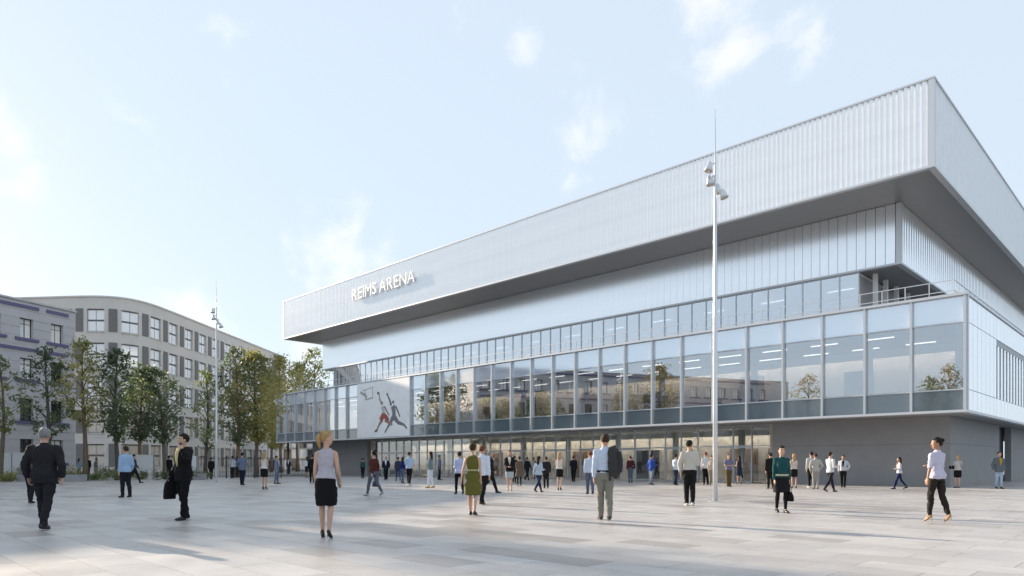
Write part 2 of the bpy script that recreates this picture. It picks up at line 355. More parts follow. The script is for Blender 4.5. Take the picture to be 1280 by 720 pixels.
dr = MB().box(GXR - .49, GXR - .44, 17.2, 18.2, .02, 2.3).build('side_door', M_WHITEP, gf); MB().box(GXR - .43, GXR - .40, 17.3, 17.36, .9, 1.2).build('handle', M_DARK, dr)
GXa, GXb, GLY = -57.3, -11.16, 3.3
MB().box(GXa - .02, GXa + .5, GY + .41, GLY + .02, 0, Z0).build('glazing_jamb', M_BEIGE, gf); MB().box(GXb - .35, GXb + .02, GY + .41, GLY + .02, 0, Z0).build('glazing_jamb', M_BEIGE, gf)
nb = 34; w = (GXb - .35 - GXa - .5) / nb; x00 = GXa + .5
pu = boxmesh('pane', .03, w - .03, .02, .035, 2.5, Z0 - .06, M_GLASS3); pl = boxmesh('pane', .05, w - .05, .02, .035, .09, 2.38, M_GLASS3)
dl = MB(); 
for (a, b, c, d) in ((.03, .085, .02, 2.41), (w - .085, w - .03, .02, 2.41)): dl.box(a, b, -.02, .05, c, d)
dl.box(.085, w - .085, -.018, .048, .02, .1); dl.box(.085, w - .085, -.018, .048, 2.33, 2.41)
dl = dl.mesh('door_frame', M_MULL); hm = MB().loft([(w - .13, -.07, .85), (w - .13, -.07, 1.35)], [.018, .018], 8).mesh('handle', M_TRIM, True)
gm = boxmesh('mullion', -.028, .028, -.06, .09, 0, Z0, M_MULL)
for i in range(nb + 1):
    place('mullion', gm, gf, (x00 + i * w, GLY, 0))
    if i == nb: break
    place('pane', pu, gf, (x00 + i * w, GLY, 0)); place('pane', pl, gf, (x00 + i * w, GLY, 0))
    if i % 6 in (1, 2, 4): d = place('door_frame', dl, gf, (x00 + i * w, GLY, 0)); place('handle', hm, d)
MB().box(x00, GXb - .35, GLY - .055, GLY + .085, 2.415, 2.49).build('transom', M_MULL, gf); MB().box(x00, GXb - .35, GLY - .05, GLY + .08, Z0 - .055, Z0 - .001).build('head_rail', M_MULL, gf)
MB().box(GXa, GXb, GLY + .5, 26, -.008, .006).build('lobby_floor', mat('lobby_floor', (.42, .40, .38), .3), gf)
MB().box(GXa, GXb, GLY + .3, 9, Z0 - .12, Z0 - .02).build('lobby_ceiling', M_WHITEP, gf)
MB().box(GXa, GXb, 8.6, 9, .01, Z0 - .13).build('lobby_wall', M_BEIGE, gf)
for i, x in enumerate((-52, -43, -31.5, -24.5, -16, -13)):
    MB().box(x - 1.1, x + 1.1, 8.5, 8.59, .01, 2.4).build('hall_door', M_BROWN if i % 3 else M_DARK, gf)
for i in range(8):
    x = -15 - i * 5.4; MB().loft([(x, 6.2, 0.007), (x, 6.2, Z0 - .13)], [.24, .24], 14).build('column', M_WHITEP, gf, smooth=True)
MB().box(GXa, GXb, 7.25, 7.32, Z0 - .55, Z0 - .125).build('added_lamp_board', M_WHITEP, gf)      # added board, hides the lamps put in to brighten the lobby wall
cm = boxmesh('added_fill_lamp', -.95, .95, -.10, .10, Z0 - .19, Z0 - .13, mat('added_fill_glow', (1, .94, .86), .5, emit=7.0))  # invented lamps, out of sight, that lift the lobby brightness
for i in range(21): place('added_fill_lamp', cm, gf, (-12.6 - i * 2.17, 7.6, 0))
for x in (-51, -38, -29.5, -20): MB().box(x - 1.3, x + 1.3, 7.4, 8.1, .01, 1.1).build('counter', M_WHITEP, gf)
for x, y in ((-72.2, .9), (-72.2, 12), (-72.2, 24)): MB().loft([(x, y, 0), (x, y, Z0 + .01)], [.13, .13], 12).build('column', M_DARK, gf, smooth=True)
# sign: one raised letter after the other
sign = thing('building_sign', 'raised white capital letters across the arena top box', 'sign', C1, ARZ)
txt = 'REIMS ARENA'; fc = bpy.data.curves.new('measure', 'FONT'); 
widths = {}
def letter_mesh(ch):
    c = bpy.data.curves.new('letter', 'FONT'); c.body = ch; c.size = 1.74; c.extrude = .06; c.resolution_u = 3; c.offset = .0
    o = bpy.data.objects.new('letter', c); COL.objects.link(o); bpy.context.view_layer.update()
    me = bpy.data.meshes.new_from_object(o.evaluated_get(bpy.context.evaluated_depsgraph_get())); bpy.data.objects.remove(o); bpy.data.curves.remove(c)
    me.materials.clear(); me.materials.append(mat('sign_white', (.86, .86, .86), .4)); return me
lm = {c: letter_mesh(c) for c in set(txt) - {' '}}
wd = {c: max(v.co.x for v in lm[c].vertices) for c in lm}; wd[' '] = .34
sp = (11.0 - sum(wd[c] for c in txt)) / (len(txt) - 1); x = -55.9
for c in txt:
    if c != ' ':
        o = place('letter', lm[c], sign, (x, -.22, 18.66)); o.rotation_euler = (R(90), 0, 0)
    x += wd[c] + sp
for i in range(8): MB().box(-55.6 + i * 1.5, -55.5 + i * 1.5, -.165, .03, 18.9, 18.94).build('bracket', M_TRIM, sign)
# printed banner on the first floor
bx0, bx1 = xs[24], xs[20]; bw, bh = bx1 - bx0, Z1 - .16 - (Z0 + .15)
ban = thing('banner', 'pale printed banner with two leaping basketball players on the arena front', 'banner', C1 + U * -bx0, ARZ)
MB().box(.02, bw - .02, -.215, -.16, Z0 + .15, Z1 - .16).build('sheet', mat('banner_print', (.92, .92, .935), .55, 0, .07, 1.1), ban)
# four drawn limbs per player: flat ink a few millimetres proud of the sheet; u from the left edge, v from the top, both 0..1
def ink(name, strokes, m, y):
    b = MB()
    for pts, ws in strokes:
        P = [Vector((u * bw, (Z1 - .16) - v * bh)) for u, v in pts]; Lf, Rt = [], []
        for i, p in enumerate(P):
            t = (P[min(i + 1, len(P) - 1)] - P[max(i - 1, 0)]).normalized(); nrm = Vector((-t.y, t.x)); h = ws[i] * bh * .62; Lf.append(p + nrm * h); Rt.append(p - nrm * h)
        pl_ = Lf + Rt[::-1]; n = len(P)
        b.add([(p.x, y, p.y) for p in pl_], [(i, i + 1, 2 * n - 2 - i, 2 * n - 1 - i) for i in range(n - 1)])
        y -= .0006
    return b.build(name, m, ban)
I_GREY = mat('ink_grey', (.20, .20, .215), .6, 0, .2, 6); I_DARK = mat('ink_dark', (.11, .105, .11), .6); I_RED = mat('ink_red', (.36, .09, .08), .6); I_SKIN = mat('ink_skin', (.34, .22, .17), .6); I_WHITE = mat('ink_white', (.52, .53, .58), .6)
disc = lambda u, v, r: ([(u, v - r), (u, v - r * .7), (u, v), (u, v + r * .7), (u, v + r)], [.15 * r, 1.45 * r, 2 * r, 1.45 * r, .15 * r])
ink('dark_player', [([(.60, .27), (.64, .36), (.67, .46)], [.028, .036, .05]), ([(.70, .47), (.72, .58), (.72, .69)], [.10, .085, .085]), ([(.72, .66), (.80, .77), (.90, .81), (.955, .88)], [.09, .055, .035, .03]),
                    ([(.70, .67), (.66, .75), (.60, .84), (.55, .93)], [.08, .055, .035, .03]), ([(.75, .48), (.79, .57), (.83, .67)], [.035, .03, .025]), disc(.705, .405, .028), disc(.595, .255, .024)], I_GREY, -.2185)
ink('shirt', [([(.50, .46), (.525, .55), (.53, .61)], [.07, .06, .065])], I_WHITE, -.2245)
ink('arm', [([(.44, .21), (.45, .32), (.495, .43)], [.02, .026, .035]), ([(.54, .46), (.58, .54), (.63, .63)], [.03, .026, .022]), ([(.50, .70), (.44, .78), (.40, .87)], [.055, .04, .028]), ([(.55, .70), (.62, .75), (.69, .80)], [.06, .045, .03]), disc(.50, .40, .024)], I_SKIN, -.2265)
ink('shorts', [([(.53, .59), (.50, .655), (.47, .715)], [.075, .09, .08]), ([(.53, .61), (.58, .67), (.62, .72)], [.07, .075, .06])], I_RED, -.2305)
ink('ball', [disc(.42, .215, .026), ([(.355, .90), (.39, .885), (.41, .87)], [.025, .035, .03])], I_DARK, -.2325)
ink('backboard', [([(.10, .14), (.30, .10)], [.012, .012]), ([(.31, .08), (.315, .30)], [.014, .014]), ([(.17, .31), (.32, .285)], [.02, .02]), ([(.16, .13), (.17, .31)], [.018, .018]), ([(.06, .16), (.16, .22), (.20, .27)], [.03, .05, .03])], mat('ink_pale', (.40, .41, .42), .6, 0, .3, 8), -.2225)

# ------------------------------------------------------------------ neighbouring buildings
def facade(path, z0, z1, holes, depth, step=2.0, grooves=(), gd=.03, gh=.05):
    """wall following path(s) -> (point, outward normal), holes = (s0, s1, z0, z1), grooves = z heights"""
    S = path['len']; ss = {0.0, S}; zz = {z0, z1}
    for a, b, c, d in holes: ss |= {a, b}; zz |= {c, d}
    k = 0.0
    while k < S: ss.add(round(k, 3)); k += step
    gr = [(g - gh / 2, g + gh / 2) for g in grooves if z0 < g < z1]
    for a, b in gr: zz |= {a, b}
    ss = sorted(ss); zz = sorted(zz); ss = [s for i, s in enumerate(ss) if i == 0 or s - ss[i - 1] > 1e-4]; zz = [z for i, z in enumerate(zz) if i == 0 or z - zz[i - 1] > 1e-4]
    b = MB()
    def pt(s, z, d): p, nn = path['f'](s); return (p.x - nn.x * d, p.y - nn.y * d, z)
    for i in range(len(ss) - 1):
        sm = (ss[i] + ss[i + 1]) / 2; prev = None
        for j in range(len(zz) - 1):
            zm = (zz[j] + zz[j + 1]) / 2
            if any(h[0] < sm < h[1] and h[2] < zm < h[3] for h in holes): prev = None; continue
            d = gd if any(a < zm < c for a, c in gr) else 0.0
            b.add([pt(ss[i], zz[j], d), pt(ss[i + 1], zz[j], d), pt(ss[i + 1], zz[j + 1], d), pt(ss[i], zz[j + 1], d)], [(0, 1, 2, 3)])
            if prev is not None and prev != d: b.add([pt(ss[i], zz[j], prev), pt(ss[i + 1], zz[j], prev), pt(ss[i + 1], zz[j], d), pt(ss[i], zz[j], d)], [(0, 1, 2, 3)])
            prev = d
    for a, c, e, f in holes:
        q = [pt(a, e, 0), pt(c, e, 0), pt(c, f, 0), pt(a, f, 0)]; r = [pt(a, e, depth), pt(c, e, depth), pt(c, f, depth), pt(a, f, depth)]
        b.add(q + r, [(0, 4, 5, 1), (1, 5, 6, 2), (2, 6, 7, 3), (3, 7, 4, 0)])
    return b
def straight(A, Bp):
    A, Bp = Vector(A), Vector(Bp); t = (Bp - A).normalized(); nn = Vector((t.y, -t.x)); return {'len': (Bp - A).length, 'f': lambda s: (A + t * s, nn)}
def smooth_path(pts):
    P = [Vector(p) for p in pts]; Q = []
    for i in range(len(P) - 1):
        p0, p1, p2, p3 = P[max(i - 1, 0)], P[i], P[i + 1], P[min(i + 2, len(P) - 1)]
        for k in range(12):
            t = k / 12; Q.append(.5 * ((2 * p1) + (p2 - p0) * t + (2 * p0 - 5 * p1 + 4 * p2 - p3) * t * t + (3 * p1 - p0 - 3 * p2 + p3) * t ** 3))
    Q.append(P[-1]); D = [0.0]
    for i in range(1, len(Q)): D.append(D[-1] + (Q[i] - Q[i - 1]).length)
    def f(s):
        s = min(max(s, 0), D[-1]); i = max(1, next((k for k in range(1, len(D)) if D[k] >= s), len(D) - 1)); t = (Q[i] - Q[i - 1])
        p = Q[i - 1] + t * ((s - D[i - 1]) / max(D[i] - D[i - 1], 1e-6)); a = Q[min(i + 2, len(Q) - 1)] - Q[max(i - 3, 0)]; a.normalize()
        return p, Vector((a.y, -a.x))
    return {'len': D[-1], 'f': f, 'D': D, 'Q': Q}
def frame_at(path, s): p, nn = path['f'](s); return p, math.atan2(nn.x, -nn.y)       # local -y looks out of the wall

# lavender-grey office block: runs out of the picture, its rest shows in the arena's glass
PA, PB = Vector((-57.8, 10.5)), Vector((-39.2, 62.0)); PH = 14.85
M_LAV = mat('lavender_render', (.54, .52, .53), .8, 0, .05, .6, .1, 25); M_PUR = mat('purple_trim', (.14, .125, .235), .6); M_FRAME = mat('dark_frame', (.035, .035, .042), .5)
M_CURT = mat('white_curtain', (.92, .89, .82), .8, 0, .05, 3); M_PANE = mat('dark_window_glass', (.03, .035, .04), .04, 0, spec=.9); M_PANE_L = mat('pale_window_glass', (.80, .82, .84), .07, 0, .05, .8, spec=.9, coat=.5)
off = thing('office_building', 'lavender-grey rendered office block with purple bands behind the white hoarding', 'office block', (0, 0, 0))
pth = straight(PA, PB); S = pth['len']; rows = [(1.35, 3.35), (4.85, 6.75), (8.35, 10.12), (11.8, 13.45)]
cols = [S - 1.66 - 2.66 * i for i in range(19)]
holes = [(c - .56, c + .56, a, b) for c in cols for a, b in rows]
facade(pth, 0, PH, holes, .45, 6, [k * .72 + .4 for k in range(21)], .03, .05).build('wall', M_LAV, off)
bk = Vector((-.941, .339)) * 16
eb = MB(); q = [PB, PB + bk, PA + bk, PA]
for a, b in ((q[0], q[1]), (q[1], q[2]), (q[2], q[3])): eb.add([(a.x, a.y, 0), (b.x, b.y, 0), (b.x, b.y, PH), (a.x, a.y, PH)], [(0, 1, 2, 3)])
eb.add([(p.x, p.y, PH - .3) for p in (PA, PB, PB + bk, PA + bk)], [(0, 1, 2, 3)]); eb.build('end_wall', M_LAV, off)
ww, wh = 1.9, 1.85
def frame_mesh(w, h, th, cx, cz, m, dpt=.07):
    b = MB(); b.box(-w / 2, -w / 2 + th, 0, dpt, 0, h); b.box(w / 2 - th, w / 2, 0, dpt, 0, h); b.box(-w / 2 + th, w / 2 - th, .001, dpt, 0, th); b.box(-w / 2 + th, w / 2 - th, .001, dpt, h - th, h)
    for x in cx: b.box(x - th * .4, x + th * .4, .004, dpt - .004, th, h - th)
    for z in cz: b.box(-w / 2 + th, w / 2 - th, .006, dpt - .006, z - th * .4, z + th * .4)
    return b.mesh('window', m)
ofm = {h: frame_mesh(1.12, h, .05, (0,), (h * .72,), M_FRAME) for h in (2.0, 1.9, 1.77, 1.65)}
for ci, c in enumerate(cols):
    p, rz = frame_at(pth, c)
    for ri, (a, b) in enumerate(rows):
        h = round(b - a, 2); p2 = p - pth['f'](c)[1] * .3
        wdw = place('window', ofm[h], off, (p2.x, p2.y, a), rz)
        MB().box(-.50, .50, .05, .06, .06, h - .06).build('pane', M_PANE if ri < 3 and (ci + ri) % 3 else M_PANE_L, wdw)
        if ri == 3 or (ci + ri) % 3 == 0: MB().box(-.48 if ci % 2 == 0 else .04, .48, .028, .038, .08, h - .08).build('blind', M_CURT, wdw)
        st = MB().box(-.98, .98, -.14, .02, -.24, -.01).build('sill', M_PUR, off, (p.x, p.y, a), rz)
    for z in (14.28, 10.72):
        MB().box(-1.0 if ci < 1 else -1.328, 1.0 if ci < 2 else 1.328, -.09, .02, z, z + .26).build('string_course', M_PUR, off, (p.x, p.y, 0), rz)
cp = MB(); cp.box(-S / 2, S / 2 + .12, -.12, .45, PH - .02, PH + .12); pm = (PA + PB) / 2; cp.build('coping', M_LAV, off, (pm.x, pm.y, 0), frame_at(pth, S / 2)[1])

# grey curved block behind
cur = thing('curved_building', 'grey office block with a rounded corner and white-paned windows beyond the trees', 'office block', (0, 0, CAM_H * (1 - 1.25))); cur.scale = (1.25, 1.25, 1.25)
CP = smooth_path([(-90, 80.5), (-75, 78.3), (-60, 76.2), (-51.4, 75.3), (-47.3, 74.85), (-44.6, 74.8), (-42.7, 75.4), (-41.6, 76.7), (-41.0, 78.5), (-40.7, 81), (-40.35, 86), (-39.9, 95), (-39.1, 109), (-38.7, 118)])
CH = 19.3; M_GREY = mat('warm_grey_render', (.56, .54, .515), .8, 0, .05, .5, .08, 25); M_SHUT = mat('grey_shutter', (.15, .148, .15), .65, 0, .08, 5)
M_WFR = mat('window_frame_grey', (.28, .285, .295), .5)
s0 = min(range(len(CP['Q'])), key=lambda i: (CP['Q'][i] - Vector((-41.95, 76.0))).length); s0 = CP['D'][s0]
cs = [s0 + 3.5 * k for k in range(-9, 13)]; cs = [s for s in cs if 8 < s < CP['len'] - 2]; crow = [(18.06 - 2.45 - 3.66 * k, 18.06 - 3.66 * k) for k in range(5)]
facade(CP, 0, CH, [(s - .92, s + .92, a, b) for s in cs for a, b in crow], .3, .8, [1.0, 4.1, 4.5], .03, .06).build('wall', M_GREY, cur)
Q = CP['Q']; rb = MB(); rb.add([(p.x, p.y, CH - .4) for p in Q] + [(-90, 118, CH - .4)], [tuple(range(len(Q) + 1))])
rb.add([(-38.7, 118, 0), (-90, 118, 0), (-90, 118, CH), (-38.7, 118, CH), (-90, 80.5, 0), (-90, 80.5, CH)], [(0, 1, 2, 3), (1, 4, 5, 2)]); rb.build('roof', M_GREY, cur)
cpm = MB(); NQ = []
for s in np.linspace(0, CP['len'], 120):
    p, nn = CP['f'](s); NQ.append((p + nn * .12, p - nn * .4))
for i in range(len(NQ) - 1):
    (a, b), (c, d) = NQ[i], NQ[i + 1]
    cpm.add([(a.x, a.y, CH), (c.x, c.y, CH), (d.x, d.y, CH), (b.x, b.y, CH), (a.x, a.y, CH + .16), (c.x, c.y, CH + .16), (d.x, d.y, CH + .16), (b.x, b.y, CH + .16)], [(4, 5, 6, 7), (0, 1, 5, 4), (2, 3, 7, 6), (3, 2, 1, 0)])
cpm.build('coping', M_GREY, cur)
wf = frame_mesh(1.84, 2.45, .055, (0,), (1.2,), M_WFR); px = boxmesh('pane', -.43, .43, .03, .045, 0, 1.02, M_PANE_L); pw_ = boxmesh('pane', -.43, .43, .03, .045, 0, 1.02, mat('warm_window_glass', (.50, .45, .38), .08, 0, .2, 1.2, spec=.8))
px2 = boxmesh('pane', -.88, .88, .03, .045, 0, 2.3, M_PANE_L); sh = boxmesh('shutter', -.42, .42, -.05, .0, 0, 2.5, M_SHUT); sl = boxmesh('sill', -.98, .98, -.08, .1, -.1, -.005, M_GREY)
for s in cs:
    p, rz = frame_at(CP, s); nn = CP['f'](s)[1]; p2 = p - nn * .2; seen = s > s0 - 12
    p3, rz3 = frame_at(CP, s - 1.72); p3 = p3 + nn * .01
    for ri, (a, b) in enumerate(crow):
        wdw = place('window', wf, cur, (p2.x, p2.y, a), rz)
        if seen:
            for x in (-.44, .44):
                for z in (.09, 1.3): place('pane', pw_ if ri > 2 else px, wdw, (x, .002 * z, z))
        else: place('pane', px2, wdw, (0, 0, .08))
        if seen: place('shutter', sh, cur, (p3.x, p3.y, a - .02), rz3)
        place('sill', sl, cur, (p.x, p.y, a), rz)
# low sandy house, only in the arena's glass
low = thing('low_house', 'low sandy house with a shallow tiled roof mirrored in the arena glass', 'house', (-78, -26, 0), R(35))
MB().box(-16, 16, -5, 5, 0, 6.2).build('wall', mat('sandy_render', (.50, .42, .32), .8, 0, .06), low)
rf = MB(); rf.add([(-16.5, -5.6, 6.1), (16.5, -5.6, 6.1), (16.5, 5.6, 6.1), (-16.5, 5.6, 6.1), (-16.5, 0, 8.6), (16.5, 0, 8.6)], [(0, 1, 5, 4), (2, 3, 4, 5), (0, 4, 3), (1, 2, 5), (3, 2, 1, 0)]); r_ = rf.build('roof', mat('roof_tiles', (.33, .22, .15), .8, 0, .2, 2), low)
MB().box(3, 4, -.5, .5, 7.6, 9.8).build('chimney', mat('brick', (.3, .15, .1), .8), r_)
for i in range(9):
    for z in (.9, 3.9): f_ = MB().box(-14.6 + i * 3.5, -13.4 + i * 3.5, -5.06, -4.9, z, z + 1.5).build('window', M_WHITEP, low); MB().box(-14.5 + i * 3.5, -13.5 + i * 3.5, -5.09, -5.062, z + .1, z + 1.4).build('pane', M_PANE, f_)

hall = thing('glazed_hall', 'low pale glazed hall seen under the end of the arena', 'hall', (-44, 124, 0), 0)
MB().box(0, 34, .3, 9, 0, 6.1).build('wall', M_GREY, hall); MB().box(-.3, 34.3, -.2, 9.2, 6.1, 6.5).build('roof', M_TRIM, hall)
hp = boxmesh('pane', .06, 1.34, .18, .22, .2, 1.9, M_PANE_L); hp2 = boxmesh('pane', .06, 1.34, .18, .22, .2, 1.9, M_PANE); hm_ = boxmesh('mullion', -.06, .06, 0, .29, 0, 6.1, M_MULL)
for i in range(24):
    place('mullion', hm_, hall, (.2 + i * 1.4, 0, 0))
    for k in range(3): place('pane', hp if (i + k) % 3 else hp2, hall, (.2 + i * 1.4, 0, k * 2))
# ------------------------------------------------------------------ lamp masts
M_POLE = mat('mast_paint', (.62, .64, .66), .28, .5); M_LENS = mat('lamp_lens', (.45, .40, .36), .2)
def mast(x, y, label, ang):
    t = thing('lamp_mast', label, 'lamp post', (x, y, 0), ang, 'tall lamp masts on the plaza')
    MB().loft([(0, 0, .012), (0, 0, 3), (0, 0, 9.5), (0, 0, 11.2), (0, 0, 13.2)], [.084, .078, .056, .034, .005], 16).build('pole', M_POLE, t, smooth=True)
    MB().loft([(0, 0, 0), (0, 0, .015)], [.24, .24], 18).build('base_plate', M_POLE, t)
    for k, (z, a, tl) in enumerate(((11.35, 200, .25), (10.95, 160, -.15), (10.72, 55, .1), (10.45, -15, .35))):
        d = Vector((math.cos(R(a)), math.sin(R(a)), 0)); c = d * .20; ax = (Vector((0, 0, -1)) + d * tl).normalized(); top = Vector((c.x, c.y, z))
        l = MB().loft([top - ax * .02, top, top + ax * .06, top + ax * .22, top + ax * .31], [.02, .06, .088, .125, .145], 16, d).build('spotlight', M_POLE, t, smooth=True)
        MB().loft([top + ax * .305, top + ax * .318], [.132, .128], 16, d).build('lens', M_LENS, l)
        MB().loft([(0, 0, z + .02), top + ax * .1], [.025, .025], 8).build('bracket', M_POLE, l)
mast(at(894, dep(626.5)), dep(626.5), 'tall tapered white lamp mast standing in the sun before the glass doors', 0)
mast(at(270.5, dep(604)), dep(604), 'tall tapered white lamp mast in the shade before the curved grey block', R(40))

# ------------------------------------------------------------------ trees and low planting
def leaf_cloud(centres, spreads, n, size, seed, flat=.7):
    r = np.random.default_rng(seed); k = r.integers(0, len(centres), n); C = np.array(centres)[k]; Sp = np.array(spreads)[k][:, None]
    P = C + r.normal(0, .5, (n, 3)) * Sp * np.array([1, 1, flat])
    a = r.normal(size=(n, 3)); a /= np.linalg.norm(a, axis=1)[:, None]; b = r.normal(size=(n, 3)); b -= a * (a * b).sum(1)[:, None]; b /= np.linalg.norm(b, axis=1)[:, None]
    s = (size * r.uniform(.6, 1.4, n))[:, None]; a *= s; b *= s * .55
    Vt = np.stack([P - a, P + b * .9 - a * .1, P + a, P - b * .9 - a * .1], 1).reshape(-1, 3)
    return Vt, np.arange(4 * n).reshape(-1, 4)
def leaf_mesh(name, Vt, Fc, mats, seed):
    me = bpy.data.meshes.new(name); me.from_pydata(Vt.tolist(), [], Fc.tolist())
    for m in mats: me.materials.append(m)
    me.polygons.foreach_set('material_index', np.random.default_rng(seed).integers(0, len(mats), len(Fc)).tolist()); me.update(); return me
def leafmat(name, c):
    c = tuple(q * k for q, k in zip(c, (1.2, 1.12, 1.2)))
    if name in MATS: return MATS[name]
    m = bpy.data.materials.new(name); m.use_nodes = True; N, L_ = m.node_tree.nodes, m.node_tree.links; p = N['Principled BSDF']
    p.inputs['Base Color'].default_value = (*c, 1); p.inputs['Roughness'].default_value = .55
    t = N.new('ShaderNodeBsdfTranslucent'); t.inputs['Color'].default_value = (c[0] * 1.5, c[1] * 1.5, c[2], 1); mx = N.new('ShaderNodeMixShader'); mx.inputs['Fac'].default_value = .45
    L_.new(p.outputs[0], mx.inputs[1]); L_.new(t.outputs[0], mx.inputs[2]); L_.new(mx.outputs[0], N['Material Output'].inputs['Surface']); MATS[name] = m; return m
LEAF = {'dark': [leafmat('leaf_dark_%d' % i, c) for i, c in enumerate([(.085, .125, .06), (.115, .15, .08), (.06, .09, .05)])],
        'mid': [leafmat('leaf_mid_%d' % i, c) for i, c in enumerate([(.17, .20, .08), (.21, .225, .095), (.12, .155, .07)])],
        'light': [leafmat('leaf_light_%d' % i, c) for i, c in enumerate([(.27, .27, .10), (.31, .295, .12), (.20, .21, .085)])],
        'yellow': [leafmat('leaf_yellow_%d' % i, c) for i, c in enumerate([(.26, .20, .05), (.22, .19, .06), (.17, .15, .05)])],
        'sage': [leafmat('leaf_sage_%d' % i, c) for i, c in enumerate([(.13, .16, .12), (.16, .19, .14), (.10, .13, .09)])]}
M_BARK = mat('bark', (.16, .125, .09), .9, 0, .3, 6, .5, 25); M_BARKD = mat('dark_bark', (.085, .075, .065), .9, 0, .3, 6, .5, 25); M_BARKO = mat('warm_bark', (.20, .125, .075), .9, 0, .3, 6, .5, 25)
def tree(x, y, h, base, rx, kind, label, seed, n=5200, bark=None, lean=.0, size=.15, shape=.45, dense=1.0, clumps=60):
    """h height, base lowest leaves, rx crown half width, shape: height fraction of the widest point"""
    r = random.Random(seed); t = thing('tree', label, 'tree', (x, y, 0), 0, 'trees round the plaza'); bark = bark or M_BARK
    tr = MB(); pts = []; rad = []; r0 = .045 + h * .0115
    for i in range(9):
        f = i / 8; pts.append((lean * f * f * h * .12 + .10 * math.sin(f * 5 + seed), .10 * math.cos(f * 4 + seed) - .1 * math.cos(seed), f * h * .93)); rad.append(r0 * (1 - f) ** .75 + .02 + (.5 * r0 if i == 0 else 0))
    tr.loft(pts, rad, 8)
    cen, spr = [], []
    def axis(z):
        f = min(max(z / (h * .93), 0), 1) * 8; i = min(int(f), 7); a, b = Vector(pts[i]), Vector(pts[i + 1]); return a.lerp(b, f - i)
    for k in range(clumps):
        f = (k + r.random()) / clumps; z = base + (h - base) * f
        prof = (f / shape) ** .6 if f < shape else max(0, 1 - ((f - shape) / (1 - shape)) ** 1.7) ** .75
        rr = .9 * rx * max(.12, prof) * math.sqrt(r.uniform(.12, 1)); a = k * 2.399 + r.uniform(-.5, .5); o = axis(max(z - .5 - rr * .5, base * .75)); c = Vector((axis(z).x + rr * math.cos(a), axis(z).y + rr * math.sin(a), z))
        cen.append(c); s_ = rx * r.uniform(.30, .52) * (1 if prof > .4 else .7); spr.append(s_)
        if k % 2 == 0:
            m = o.lerp(c, .5) + Vector((0, 0, .12 * rr)); tr.loft([o, m, c], [r0 * .30, r0 * .18, .012], 5)
            for q in range(2): e = c + Vector((r.uniform(-1, 1), r.uniform(-1, 1), r.uniform(-.3, .8))) * s_ * .8; tr.loft([m.lerp(c, .5), e], [.02, .006], 4)
    tr.build('trunk', bark, t, smooth=True); dense *= .55; spr = [q * .74 for q in spr]
    Vt, Fc = leaf_cloud([tuple(c) for c in cen], spr, int(n * dense), size, seed)
    keep = Vt.reshape(-1, 4, 3)[:, :, 2].min(1) > base * .72; Vt = Vt.reshape(-1, 4, 3)[keep].reshape(-1, 3); Fc = np.arange(len(Vt)).reshape(-1, 4)
    place('crown', leaf_mesh('crown', Vt, Fc, LEAF[kind], seed), t); return t
def tpx(px, depth, top_px): return at(px, depth), depth, (YH - top_px) * depth / F + CAM_H
def T(px, depth, top, basepx, rx, kind, label, seed, **kw):
    x, y, h = tpx(px, depth, top); tree(x, y, h, (YH - basepx) * depth / F + CAM_H, rx, kind, label, seed, **kw)
T(2, 50, 448, 540, 1.7, 'mid', 'thin sparse tree before the lavender block, cut by the hoarding', 11, n=1500, clumps=22, size=.12)
T(60, 51, 436, 545, 2.0, 'dark', 'slender dark tree before the windows of the lavender block', 12, n=2300, clumps=30, bark=M_BARKD, shape=.35, size=.13)
T(106, 53, 424, 530, 2.1, 'light', 'yellow-green tree at the corner of the lavender block', 13, n=3400, clumps=36, size=.13)
T(146, 54, 436, 548, 2.0, 'dark', 'dark narrow tree with a thin grey trunk beside the yellow-green tree', 14, n=3600, bark=M_BARKD, shape=.4, size=.14)
T(176, 57, 460, 550, 2.3, 'dark', 'dark tree with a straight reddish trunk over the white hoarding', 15, n=4000, bark=M_BARKO, size=.14)
T(207, 58, 459, 553, 2.1, 'dark', 'dark tree with a leaning trunk before the curved grey block', 16, n=3600, lean=-1.0, size=.14)
T(258, 60, 462, 560, 1.9, 'mid', 'thin half-bare tree standing behind the shaded lamp mast', 17, n=1700, clumps=26, bark=M_BARKD, size=.14)
T(297, 64, 436, 556, 2.4, 'dark', 'dark pine-like tree with a reddish trunk beside the bushy green tree', 18, n=3300, bark=M_BARKO, shape=.6, size=.15)
T(320, 66, 441, 552, 2.9, 'light', 'bushy bright green tree beside the end of the arena', 19, n=7600, clumps=60, size=.16)
T(350, 99, 446, 556, 4.0, 'light', 'broad green tree close behind the glass end of the arena', 20, n=6600, clumps=60, size=.2)
T(393, 108, 436, 500, 3.2, 'mid', 'wispy tall tree rising behind the arena roof terrace', 21, n=2300, clumps=30, size=.2)
T(372, 112, 455, 520, 4.0, 'light', 'round pale green tree behind the arena end', 22, n=5200, clumps=44, size=.22)
T(340, 104, 470, 560, 3.6, 'light', 'low rounded green tree between the arena end and the curved block', 23, n=4800, clumps=40, size=.2)
